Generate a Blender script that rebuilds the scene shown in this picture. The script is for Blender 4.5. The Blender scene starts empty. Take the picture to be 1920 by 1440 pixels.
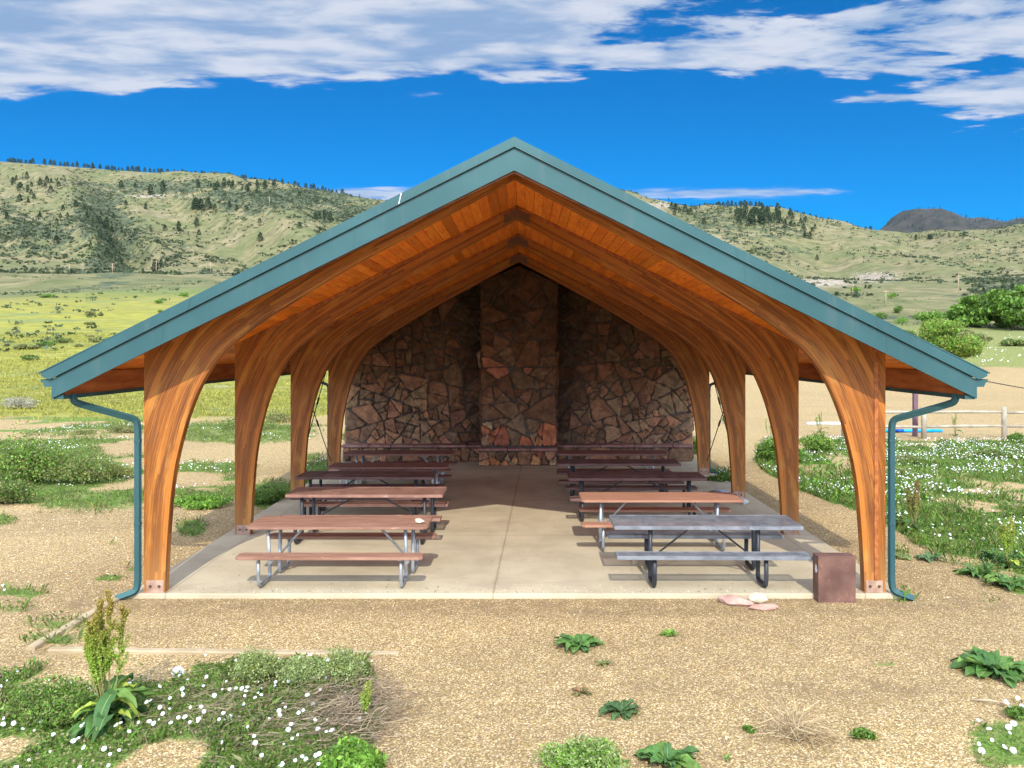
import bpy, bmesh, math, random
import numpy as np
from mathutils import Vector, Matrix

random.seed(7)
RNG = np.random.default_rng(11)
S = bpy.context.scene
COL = S.collection
rad = math.radians

# ------------------------------------------------------------------ camera
F = 1540.0; CX = 981.0; CY = 656.0; CH = 3.1      # photo calibration: focal (px), level vanishing point, eye height
cam = bpy.data.cameras.new('camera'); camo = bpy.data.objects.new('camera', cam); COL.objects.link(camo)
camo.location = (0, 0, CH); camo.rotation_euler = (rad(90), 0, 0)
cam.sensor_width = 36; cam.lens = F/1920*36
cam.shift_x = (960-CX)/1920; cam.shift_y = (CY-720)/1920
cam.clip_start = 0.1; cam.clip_end = 30000
S.camera = camo
# ------------------------------------------------------------------ light
S.view_settings.view_transform = 'Standard'; S.view_settings.look = 'None'
S.view_settings.exposure = 0.95; S.view_settings.gamma = 1
SUN = Vector((-.08, 1.26, -1.0)).normalized()
sl = bpy.data.lights.new('sun', 'SUN'); sl.energy = 2.6; sl.angle = rad(.53); sl.color = (1, .94, .82)
so = bpy.data.objects.new('sun', sl); COL.objects.link(so)
so.rotation_euler = SUN.to_track_quat('-Z', 'Y').to_euler()
SKY_STRENGTH = .15


class NT:
    """tiny node-tree helper"""
    def __init__(s, tree): s.t = tree; s.n = tree.nodes; s.l = tree.links
    def new(s, typ, ins=None, **kw):
        n = s.n.new(typ)
        for k, v in kw.items(): setattr(n, k, v)
        for k, v in (ins or {}).items(): s.put(n.inputs[k], v)
        return n
    def put(s, sock, v):
        if isinstance(v, bpy.types.NodeSocket): s.l.new(v, sock)
        elif isinstance(v, bpy.types.Node): s.l.new(v.outputs[0], sock)
        else:
            if isinstance(v, (tuple, list)) and len(v) == 3 and sock.type == 'RGBA': v = (*v, 1)
            sock.default_value = v
    def m(s, op, a, b=0., c=0., clamp=False):
        n = s.new('ShaderNodeMath', {0: a, 1: b, 2: c}, operation=op); n.use_clamp = clamp; return n.outputs[0]
    def mix(s, f, a, b, mode='MIX'):
        n = s.new('ShaderNodeMix', data_type='RGBA', blend_type=mode)
        s.put(n.inputs['Factor'], f); s.put(n.inputs['A'], a); s.put(n.inputs['B'], b); return n.outputs['Result']
    def noise(s, vec, scale, detail=4., rough=.55, dist=0.):
        n = s.new('ShaderNodeTexNoise', {'Scale': scale, 'Detail': detail, 'Roughness': rough, 'Distortion': dist})
        if vec is not None: s.put(n.inputs['Vector'], vec)
        return n.outputs['Fac']
    def voro(s, vec, scale, feature='F1', out='Distance'):
        n = s.new('ShaderNodeTexVoronoi', {'Scale': scale}, feature=feature)
        s.put(n.inputs['Vector'], vec); return n.outputs[out]
    def ramp(s, f, a, b):   # smoothstep from a to b
        n = s.new('ShaderNodeMapRange', {'Value': f, 'From Min': a, 'From Max': b}, interpolation_type='SMOOTHSTEP'); return n.outputs[0]
    def scale(s, vec, v):
        return s.new('ShaderNodeVectorMath', {0: vec, 1: v}, operation='MULTIPLY').outputs[0]
    def xyz(s, x, y, z): return s.new('ShaderNodeCombineXYZ', {0: x, 1: y, 2: z}).outputs[0]
    def sep(s, v): return s.new('ShaderNodeSeparateXYZ', {0: v}).outputs


W = bpy.data.worlds.new('World'); S.world = W; W.use_nodes = True
W.node_tree.nodes.clear(); t = NT(W.node_tree)
sky = t.new('ShaderNodeTexSky', sky_type='NISHITA')
sky.sun_disc = False; sky.sun_elevation = rad(38.4); sky.sun_rotation = math.pi-.063
sky.altitude = 1700; sky.air_density = 1.0; sky.dust_density = .3; sky.ozone_density = 3.0
hs = t.new('ShaderNodeHueSaturation', {'Color': t.mix(1., sky.outputs[0], (.0, .265, .46), 'MULTIPLY'), 'Saturation': 1.1, 'Value': 1.0})
d = t.sep(t.new('ShaderNodeTexCoord').outputs['Generated'])
zz = t.m('MAXIMUM', d[2], .03)
px_ = t.m('DIVIDE', d[0], zz); py_ = t.m('DIVIDE', d[1], zz)       # the cloud layer seen from below
pv = t.xyz(px_, t.m('MULTIPLY', py_, 1.9), 0.)
n1 = t.noise(pv, 1.1, 7., .6, .35); n2 = t.noise(pv, 3.0, 6., .56, .25); n3 = t.noise(pv, .55, 3., .5)
bias = t.ramp(px_, -.1, .45)                                       # thick bank to the left, broken to the right
edge = t.m('SUBTRACT', t.m('ADD', 3.05, t.m('MULTIPLY', t.m('SUBTRACT', n3, .5), .5)), py_)
edge = t.m('ADD', edge, t.m('MULTIPLY', t.m('ABSOLUTE', t.m('ADD', px_, .2)), .12))
edge = t.m('ADD', edge, t.m('MULTIPLY', t.ramp(px_, .9, 1.5), .35)); e2 = t.m('MULTIPLY', t.m('MINIMUM', edge, .3), 2.4)
wob = t.m('ADD', t.m('MULTIPLY', t.m('SUBTRACT', n2, .5), 1.5), t.m('MULTIPLY', t.m('SUBTRACT', n1, .5), t.m('ADD', .9, t.m('MULTIPLY', bias, 3.0))))
dens = t.ramp(t.m('SUBTRACT', t.m('ADD', e2, wob), t.m('MULTIPLY', t.m('SUBTRACT', bias, t.m('MULTIPLY', t.ramp(px_, .8, 1.5), .55)), .50)), -.02, .30)
def blob(cx, cy, rx, ry):
    a = t.m('DIVIDE', t.m('SUBTRACT', px_, cx), rx); b = t.m('DIVIDE', t.m('SUBTRACT', py_, cy), ry)
    r = t.m('SQRT', t.m('ADD', t.m('MULTIPLY', a, a), t.m('MULTIPLY', b, b)))
    return t.ramp(t.m('ADD', t.m('SUBTRACT', 1., r), t.m('MULTIPLY', t.m('SUBTRACT', n2, .5), 1.6)), 0., .7)
low = t.m('MAXIMUM', blob(-1.05, 5.3, .55, .32), t.m('MULTIPLY', blob(1.3, 5.25, .95, .22), .75))
dens = t.m('MAXIMUM', dens, t.m('MULTIPLY', low, .95))
body = t.ramp(t.m('ADD', t.m('MULTIPLY', n1, .4), t.m('MULTIPLY', n2, .6)), .40, .60)
cloudc = t.mix(body, (1.05, 1.55, 2.55), (2.5, 2.65, 3.2))
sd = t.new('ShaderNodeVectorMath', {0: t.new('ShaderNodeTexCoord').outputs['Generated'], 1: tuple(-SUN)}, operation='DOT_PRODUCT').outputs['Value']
fill_glow = t.m('ADD', 1., t.m('MULTIPLY', t.ramp(sd, -.35, .8), 4.6))                    # unseen clouds on the sun side, behind the camera, boosted as added fill light
cloudc = t.mix(1., cloudc, t.xyz(fill_glow, fill_glow, t.m('MULTIPLY', fill_glow, .93)), 'MULTIPLY')
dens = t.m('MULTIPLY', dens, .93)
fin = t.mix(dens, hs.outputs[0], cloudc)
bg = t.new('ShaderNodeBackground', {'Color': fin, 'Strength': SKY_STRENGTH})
t.new('ShaderNodeOutputWorld', {'Surface': bg.outputs[0]})

# ------------------------------------------------------------------ materials
def mat(name):
    m = bpy.data.materials.new(name); m.use_nodes = True; m.node_tree.nodes.clear()
    t = NT(m.node_tree); b = t.new('ShaderNodeBsdfPrincipled'); b.inputs['Specular IOR Level'].default_value = .28; o = t.new('ShaderNodeOutputMaterial', {'Surface': b.outputs[0]})
    return m, t, b
def obco(t): return t.new('ShaderNodeTexCoord').outputs['Object']
def wpos(t): return t.new('ShaderNodeNewGeometry').outputs['Position']
def bump(t, b, h, dist=.01, st=.6):
    t.put(b.inputs['Normal'], t.new('ShaderNodeBump', {'Height': h, 'Distance': dist, 'Strength': st}).outputs[0])
def vcol(t): return t.new('ShaderNodeAttribute', attribute_name='col').outputs['Color']

def m_simple(name, c1, c2, scale=6., rough=.6, metal=0., bmp=.002, vec=(1, 1, 1), spots=None, spot_amt=.35, spot_scale=14.):
    m, t, b = mat(name); v = t.scale(obco(t), vec)
    c = t.mix(t.ramp(t.noise(v, scale, 6.), .3, .7), c1, c2)
    if spots:
        c = t.mix(t.m('MULTIPLY', t.ramp(t.noise(v, spot_scale, 5., .65), .58, .72), spot_amt), c, spots)
    t.put(b.inputs['Base Color'], c)
    t.put(b.inputs['Roughness'], t.m('ADD', rough-.1, t.m('MULTIPLY', t.noise(v, scale*2.3, 3.), .2)))
    b.inputs['Metallic'].default_value = metal
    if bmp: bump(t, b, t.noise(v, scale*5, 4.), bmp)
    return m

def m_glulam():
    m, t, b = mat('glulam_wood')
    uv = t.sep(t.new('ShaderNodeTexCoord').outputs['UV'])
    u, v = uv[0], uv[1]                                            # u along the member, v across the laminations (metres)
    lam = t.m('FLOOR', t.m('DIVIDE', v, .036))
    lr = t.new('ShaderNodeTexWhiteNoise', {'W': lam}, noise_dimensions='1D').outputs[0]
    seg = t.m('FLOOR', t.m('ADD', t.m('DIVIDE', u, 1.9), t.m('MULTIPLY', lr, 7.)))
    pr = t.new('ShaderNodeTexWhiteNoise', {'Vector': t.xyz(lam, seg, 3.)}, noise_dimensions='3D').outputs[0]
    oi = t.new('ShaderNodeObjectInfo').outputs['Random']
    g = t.noise(t.xyz(t.m('MULTIPLY', u, 1.1), t.m('MULTIPLY', v, 60.), t.m('MULTIPLY', oi, 40.)), 1.6, 7., .7, .25)
    g2 = t.noise(t.xyz(t.m('MULTIPLY', u, 1.6), t.m('MULTIPLY', v, 7.), t.m('MULTIPLY', oi, 90.)), 1., 5., .6, .2)
    line = t.ramp(t.m('ABSOLUTE', t.m('SUBTRACT', t.m('FRACT', t.m('DIVIDE', v, .036)), .5)), .44, .5)
    c = t.mix(t.ramp(g, .33, .68), (.100, .028, .0055), (.42, .142, .021))
    c = t.mix(t.ramp(pr, .35, .95), t.mix(t.m('MULTIPLY', t.ramp(pr, .3, .0), .45), c, (.14, .046, .011)), (.40, .135, .020))
    c = t.mix(t.m('MULTIPLY', t.ramp(g2, .52, .7), .42), c, (.52, .255, .055))
    c = t.mix(t.m('MULTIPLY', t.ramp(g2, .44, .28), .38), c, (.12, .045, .018))
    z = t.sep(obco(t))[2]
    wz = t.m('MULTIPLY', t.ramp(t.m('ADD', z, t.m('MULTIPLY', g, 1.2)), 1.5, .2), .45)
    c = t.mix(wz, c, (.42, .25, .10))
    c = t.mix(t.m('MULTIPLY', line, .55), c, (.09, .03, .012))
    t.put(b.inputs['Base Color'], c); t.put(b.inputs['Roughness'], t.m('ADD', .38, t.m('MULTIPLY', g, .25)))
    bump(t, b, t.m('SUBTRACT', g, line), .002, .5)
    return m
def m_plank():
    m, t, b = mat('ceiling_cedar'); o = obco(t)
    g = t.noise(t.scale(o, (14, 1.3, 14)), 1.6, 6., .65, .5)
    k = t.voro(t.scale(o, (5, 1.6, 5)), 1.)
    kn = t.ramp(t.noise(t.scale(o, (6, 2.2, 6)), 1.7, 4., .6, 1.2), .62, .74)
    c = t.mix(t.ramp(g, .3, .7), (.82, .165, .014), (.97, .325, .032))
    c = t.mix(1., c, vcol(t), 'MULTIPLY')
    c = t.mix(t.m('MULTIPLY', kn, .6), c, (.08, .025, .01))
    c = t.mix(t.ramp(k, .09, .04), c, (.05, .018, .01))
    t.put(b.inputs['Base Color'], c); b.inputs['Roughness'].default_value = .5
    bump(t, b, g, .002, .4); return m
def m_green():
    m, t, b = mat('green_sheet_metal'); o = obco(t)
    n = t.noise(o, .8, 3.); n2 = t.noise(o, 22., 5.)
    c = t.mix(t.ramp(n, .3, .7), (.025, .077, .082), (.034, .097, .102))
    c = t.mix(t.m('MULTIPLY', t.ramp(n2, .66, .78), .3), c, (.13, .20, .195))
    c = t.mix(t.m('MULTIPLY', t.ramp(t.noise(t.scale(o, (3., 3., .5)), 2., 6., .7), .52, .75), .35), c, (.10, .13, .12))
    t.put(b.inputs['Base Color'], c); b.inputs['Metallic'].default_value = .15
    t.put(b.inputs['Roughness'], t.m('ADD', .36, t.m('MULTIPLY', n2, .14)))
    bump(t, b, t.noise(o, 1.6, 2.), .02, .35); return m
def m_concrete():
    m, t, b = mat('concrete_floor'); o = wpos(t); s = t.sep(o); x, y = s[0], s[1]
    n = t.noise(o, .9, 7., .62, .3); n2 = t.noise(o, 7., 6., .65); n3 = t.noise(t.scale(o, (.5, 1.3, 1)), 1.1, 6., .6, .6); f = t.noise(o, 70., 3.)
    c = t.mix(t.ramp(n, .3, .7), (.34, .285, .185), (.46, .395, .265))
    c = t.mix(t.m('MULTIPLY', t.ramp(n3, .53, .7), .38), c, (.27, .205, .145))
    c = t.mix(t.m('MULTIPLY', t.ramp(t.noise(t.scale(o, (.35, 1.6, 1)), 2.2, 7., .7, .8), .58, .72), t.m('MULTIPLY', t.ramp(y, 15., 17.), .6)), c, (.11, .085, .07))
    c = t.mix(t.m('MULTIPLY', t.ramp(n2, .6, .74), .45), c, (.25, .19, .13))
    c = t.mix(t.m('MULTIPLY', f, .22), c, (.60, .52, .40))
    jx = t.m('ADD', t.m('ADD', -.375, t.m('MULTIPLY', t.m('SUBTRACT', y, 10.7), .0292)), t.m('MULTIPLY', t.m('SUBTRACT', n2, .5), .03))
    dx = t.m('ABSOLUTE', t.m('SUBTRACT', x, jx))
    stain = t.m('MULTIPLY', t.ramp(t.m('ADD', dx, t.m('MULTIPLY', n, .12)), .10, .05), .3)
    c = t.mix(stain, c, (.20, .14, .08))
    c = t.mix(t.m('MULTIPLY', t.ramp(dx, .011, .004), .5), c, (.16, .11, .065))
    for jy in (13.75, 17.05, 20.4):
        c = t.mix(t.m('MULTIPLY', t.ramp(t.m('ABSOLUTE', t.m('SUBTRACT', y, jy)), .013, .006), .55), c, (.12, .085, .055))
    for jjx in (-4.55, 4.35):
        c = t.mix(t.m('MULTIPLY', t.ramp(t.m('ABSOLUTE', t.m('SUBTRACT', x, jjx)), .012, .006), .45), c, (.14, .10, .07))
    t.put(b.inputs['Base Color'], c); b.inputs['Roughness'].default_value = .85
    bump(t, b, t.m('ADD', t.m('MULTIPLY', f, .4), n2), .006, .4); return m
def m_stone():
    m, t, b = mat('fieldstone'); o = wpos(t)
    n = t.noise(o, 5., 7., .65, .4); n2 = t.noise(o, 28., 5., .6)
    c = t.mix(1., vcol(t), t.mix(t.ramp(n, .28, .72), (.50, .48, .46), (1.35, 1.3, 1.2)), 'MULTIPLY')
    c = t.mix(t.m('MULTIPLY', t.ramp(n2, .60, .75), .35), c, (.05, .035, .03))
    c = t.mix(t.m('MULTIPLY', t.ramp(t.noise(o, 2.4, 4.), .56, .74), .25), c, (.32, .19, .11))
    t.put(b.inputs['Base Color'], c); b.inputs['Roughness'].default_value = .82
    bump(t, b, t.m('ADD', n, t.m('MULTIPLY', n2, .4)), .05, .8); return m
def m_leaf(name, tr=.35, rough=.55):
    m, t, b = mat(name); c = vcol(t)
    n = t.noise(wpos(t), 9., 3.)
    c = t.mix(1., c, t.mix(n, (.8, .8, .8), (1.2, 1.2, 1.2)), 'MULTIPLY')
    t.put(b.inputs['Base Color'], c); b.inputs['Roughness'].default_value = rough
    tl = t.new('ShaderNodeBsdfTranslucent', {'Color': c})
    mx = t.new('ShaderNodeMixShader', {0: tr, 1: b.outputs[0], 2: tl.outputs[0]})
    out = [n for n in t.n if n.type == 'OUTPUT_MATERIAL'][0]; t.put(out.inputs[0], mx.outputs[0]); return m
def m_ground():
    m, t, b = mat('ground_cover_and_gravel'); o = wpos(t)
    A = t.sep(t.new('ShaderNodeAttribute', attribute_name='cover').outputs['Color'])   # green, yellow field, scrub
    B = t.sep(t.new('ShaderNodeAttribute', attribute_name='cover2').outputs['Color'])  # rock, dark soil, far hill
    flat = t.scale(o, (1, 1, 0))
    fine = t.noise(flat, 34., 5., .75); mid = t.noise(flat, 3.2, 7., .66); big = t.noise(flat, .30, 6., .6); vor = t.voro(flat, 78., out='Color')
    vs = t.sep(vor)[0]; vs2 = t.sep(vor)[1]
    # gravel
    g = t.mix(t.ramp(vs, .1, .9), (.155, .103, .038), (.42, .292, .124))
    g = t.mix(t.ramp(vs2, .80, .92), g, (.66, .52, .31))
    g = t.mix(t.m('MULTIPLY', t.ramp(vs2, .22, .08), .75), g, (.16, .11, .085))
    g = t.mix(t.m('MULTIPLY', t.ramp(t.m('ADD', t.m('MULTIPLY', mid, .5), t.m('MULTIPLY', big, .5)), .54, .74), .45), g, (.205, .140, .066))
    g = t.mix(t.m('MULTIPLY', t.ramp(fine, .36, .66), .22), g, (.41, .298, .145))
    g = t.mix(t.m('MULTIPLY', t.m('MULTIPLY', B[1], .85), t.ramp(t.m('ADD', mid, t.m('MULTIPLY', fine, .3)), .38, .80)), g, (.155, .105, .055))
    # low green plants
    gr = t.mix(t.ramp(fine, .3, .7), (.040, .085, .012), (.16, .24, .045))
    gr = t.mix(t.m('MULTIPLY', t.ramp(mid, .5, .7), .45), gr, (.28, .25, .11))
    am = t.ramp(t.m('ADD', A[0], t.m('ADD', t.m('MULTIPLY', t.m('SUBTRACT', mid, .5), 1.2), t.m('MULTIPLY', t.m('SUBTRACT', fine, .5), .5))), .42, .68)
    c = t.mix(am, g, gr)
    # yellow flowering meadow
    st = t.noise(t.scale(flat, (.22, 1, 1)), 1.0, 8., .72); st2 = t.noise(t.scale(flat, (.05, .16, 1)), 1., 6., .6)
    ye = t.mix(t.ramp(st, .32, .68), (.14, .14, .030), (.31, .285, .048))
    ye = t.mix(t.m('MULTIPLY', t.ramp(st2, .50, .64), .70), ye, (.13, .165, .065))
    ye = t.mix(t.m('MULTIPLY', t.ramp(t.noise(t.scale(flat, (.10, .5, 1)), 1., 5.), .60, .70), .5), ye, (.32, .28, .16))
    ym = t.ramp(t.m('ADD', A[1], t.m('MULTIPLY', t.m('SUBTRACT', st, .5), .9)), .38, .66)
    c = t.mix(ym, c, ye)
    # distant hill grass with scrub
    hb = t.noise(flat, .012, 8., .6); hm = t.noise(flat, .07, 7., .68); hv = t.voro(flat, .16)
    hi = t.mix(t.ramp(hm, .32, .68), (.080, .084, .032), (.225, .188, .092))
    hi = t.mix(t.m('MULTIPLY', t.ramp(hb, .45, .62), .55), hi, (.100, .120, .044))
    hi = t.mix(t.m('MULTIPLY', t.ramp(hb, .50, .36), .35), hi, (.25, .20, .125))
    hi = t.mix(t.m('MULTIPLY', t.ramp(t.noise(flat, .045, 7., .72), .50, .62), .55), hi, (.085, .092, .036))
    scr = t.mix(t.ramp(t.noise(flat, .22, 5., .7), .35, .65), (.035, .048, .024), (.10, .112, .058))
    sm = t.ramp(t.m('ADD', A[2], t.m('ADD', t.m('MULTIPLY', t.m('SUBTRACT', t.noise(flat, .03, 6., .7), .5), 3.2), t.m('MULTIPLY', t.m('SUBTRACT', t.noise(flat, .35, 3.), .5), .5))), .42, .62)
    hi = t.mix(sm, hi, scr)
    dot = t.m('MULTIPLY', t.ramp(hv, .22, .12), t.ramp(t.noise(flat, .02, 3.), .42, .60))
    hi = t.mix(t.m('MULTIPLY', dot, .75), hi, (.06, .085, .035))
    rk = t.mix(t.ramp(t.noise(t.scale(flat, (1, 1, 1)), .5, 6., .8), .4, .62), (.20, .155, .11), (.46, .39, .32))
    rm = t.ramp(t.m('ADD', B[0], t.m('MULTIPLY', t.m('SUBTRACT', t.noise(flat, .16, 6., .75), .5), 1.5)), .52, .68)
    hi = t.mix(rm, hi, rk)
    c = t.mix(B[2], c, hi)
    t.put(b.inputs['Base Color'], c); b.inputs['Roughness'].default_value = .95; b.inputs['Specular IOR Level'].default_value = .15
    hgt = t.m('ADD', t.m('MULTIPLY', t.voro(flat, 55.), .5), t.m('ADD', mid, t.m('MULTIPLY', fine, .5)))
    bump(t, b, hgt, .02, .35); return m

M = dict(
    glulam=m_glulam(), plank=m_plank(), green=m_green(), concrete=m_concrete(), stone=m_stone(), ground=m_ground(),
    leaf=m_leaf('leaf_green'), needle=m_leaf('pine_needles', .12, .7), dry=m_leaf('dry_stalks', .15, .8), petal=m_leaf('white_petals', .3, .6),
    mortar=m_simple('mortar', (.055, .045, .037), (.12, .10, .085), 9., .9, bmp=.01),
    ledge=m_simple('red_sandstone_slab', (.21, .10, .085), (.33, .18, .15), 5., .75, bmp=.01, spots=(.08, .05, .045)),
    board=m_simple('stained_board', (.23, .062, .016), (.42, .14, .036), 2.2, .5, vec=(6, .6, 6), spots=(.07, .025, .012), spot_amt=.6, spot_scale=4.),
    beam=m_simple('stained_rafter', (.12, .036, .012), (.26, .080, .022), 2.2, .5, vec=(1, 6, 6)),
    gusset=m_simple('weathered_brown_plate', (.11, .055, .035), (.17, .085, .055), 5., .5),
    steel=m_simple('rusty_pink_steel', (.28, .17, .12), (.42, .28, .20), 9., .6, bmp=.003, spots=(.16, .05, .02)),
    bolt=m_simple('dark_bolt', (.07, .045, .035), (.12, .07, .05), 20., .5, .4, bmp=0),
    cable=m_simple('dark_cable', (.025, .022, .022), (.05, .045, .04), 9., .5, .3, bmp=0),
    fadewood=m_simple('faded_red_brown_paint', (.205, .102, .066), (.31, .170, .115), 2.2, .65, vec=(.7, 6, 6), bmp=.003, spots=(.64, .46, .34), spot_amt=.45, spot_scale=5.),
    brownwood=m_simple('brown_painted_plank', (.15, .068, .050), (.215, .108, .082), 2.2, .6, vec=(.7, 6, 6), bmp=.003, spots=(.40, .25, .19), spot_amt=.3, spot_scale=5.),
    salmon=m_simple('salmon_painted_plank', (.30, .145, .088), (.39, .205, .135), 2.2, .6, vec=(.7, 6, 6), bmp=.003, spots=(.33, .13, .08), spot_amt=.35, spot_scale=4.),
    brownmetal=m_simple('brown_coated_mesh', (.22, .115, .085), (.31, .17, .125), 3., .5, bmp=.001, spots=(.50, .38, .27), spot_amt=.4, spot_scale=6.),
    darkmetal=m_simple('dark_brown_coated_mesh', (.10, .052, .045), (.15, .08, .07), 3., .45, bmp=.001),
    greymetal=m_simple('worn_charcoal_mesh', (.115, .125, .140), (.20, .21, .225), 6., .5, bmp=.001, spots=(.36, .33, .29), spot_amt=.45, spot_scale=9.),
    galv=m_simple('galvanised_tube', (.26, .275, .29), (.42, .44, .45), 7., .42, .55, bmp=.001, spots=(.22, .2, .18)),
    black=m_simple('black_coated_tube', (.018, .020, .024), (.04, .043, .05), 7., .38, bmp=0, spots=(.14, .10, .075), spot_amt=.4),
    rust=m_simple('rusted_steel_plate', (.105, .052, .040), (.18, .095, .072), 4., .55, .2, bmp=.002, spots=(.33, .15, .08), spot_amt=.5, spot_scale=7.),
    paint=m_simple('flaking_white_paint', (.50, .50, .50), (.68, .66, .64), 12., .7),
    timber=m_simple('bleached_timber', (.30, .225, .13), (.42, .33, .21), 2.4, .85, vec=(1, 1, 5), bmp=.008, spots=(.25, .17, .1), spot_amt=.5),
    fencewood=m_simple('grey_fence_wood', (.26, .22, .165), (.43, .38, .29), 3., .85, bmp=.005, spots=(.15, .12, .09)),
    pole=m_simple('utility_pole_wood', (.30, .21, .14), (.42, .31, .22), 2., .85, bmp=0),
    purple=m_simple('maroon_painted_steel', (.12, .065, .085), (.16, .09, .11), 3., .5),
    bluep=m_simple('bright_blue_pole', (.0, .27, .66), (.01, .36, .78), 3., .4, bmp=0),
    bluep2=m_simple('navy_band', (.0, .06, .36), (.01, .08, .42), 3., .4, bmp=0),
    whitep=m_simple('white_pole', (.62, .66, .74), (.74, .77, .82), 3., .5, bmp=0),
    rocka=m_simple('pink_rock', (.30, .18, .14), (.44, .29, .23), 6., .85, bmp=.02, spots=(.55, .42, .33)),
    rockb=m_simple('cream_rock', (.48, .40, .28), (.62, .54, .40), 6., .85, bmp=.02),
    rockc=m_simple('grey_rock', (.38, .37, .35), (.56, .54, .50), 8., .85, bmp=.02),
    rockd=m_simple('red_rock', (.30, .17, .13), (.42, .26, .20), 6., .85, bmp=.02),
    bark=m_simple('bark', (.09, .065, .045), (.17, .125, .085), 8., .9, bmp=.02),
    lid=m_simple('spun_metal', (.52, .56, .62), (.72, .75, .79), 5., .28, .8, bmp=0),
    mtn=m_simple('distant_mountain_scrub', (.016, .020, .014), (.055, .045, .034), .010, .95, bmp=0, spots=(.018, .026, .014), spot_amt=.9, spot_scale=.02),
    house=m_simple('pale_shed_wall', (.62, .60, .55), (.72, .70, .66), 1., .8, bmp=0),
)

# ------------------------------------------------------------------ object helpers
def tag(o, label=None, cat=None, group=None, kind=None):
    if label: o['label'] = label
    if cat: o['category'] = cat
    if group: o['group'] = group
    if kind: o['kind'] = kind
    return o
def empty(name, loc=(0, 0, 0), rz=0.):
    o = bpy.data.objects.new(name, None); COL.objects.link(o); o.location = loc; o.rotation_euler = (0, 0, rz); o.empty_display_size = .2; return o
def link(name, me, parent=None):
    o = bpy.data.objects.new(name, me); COL.objects.link(o)
    if parent: o.parent = parent
    return o
def copy_tree(o, parent=None):
    c = o.copy(); COL.objects.link(c); c.parent = parent
    for ch in [x for x in o.children]: copy_tree(ch, c)
    return c

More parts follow.
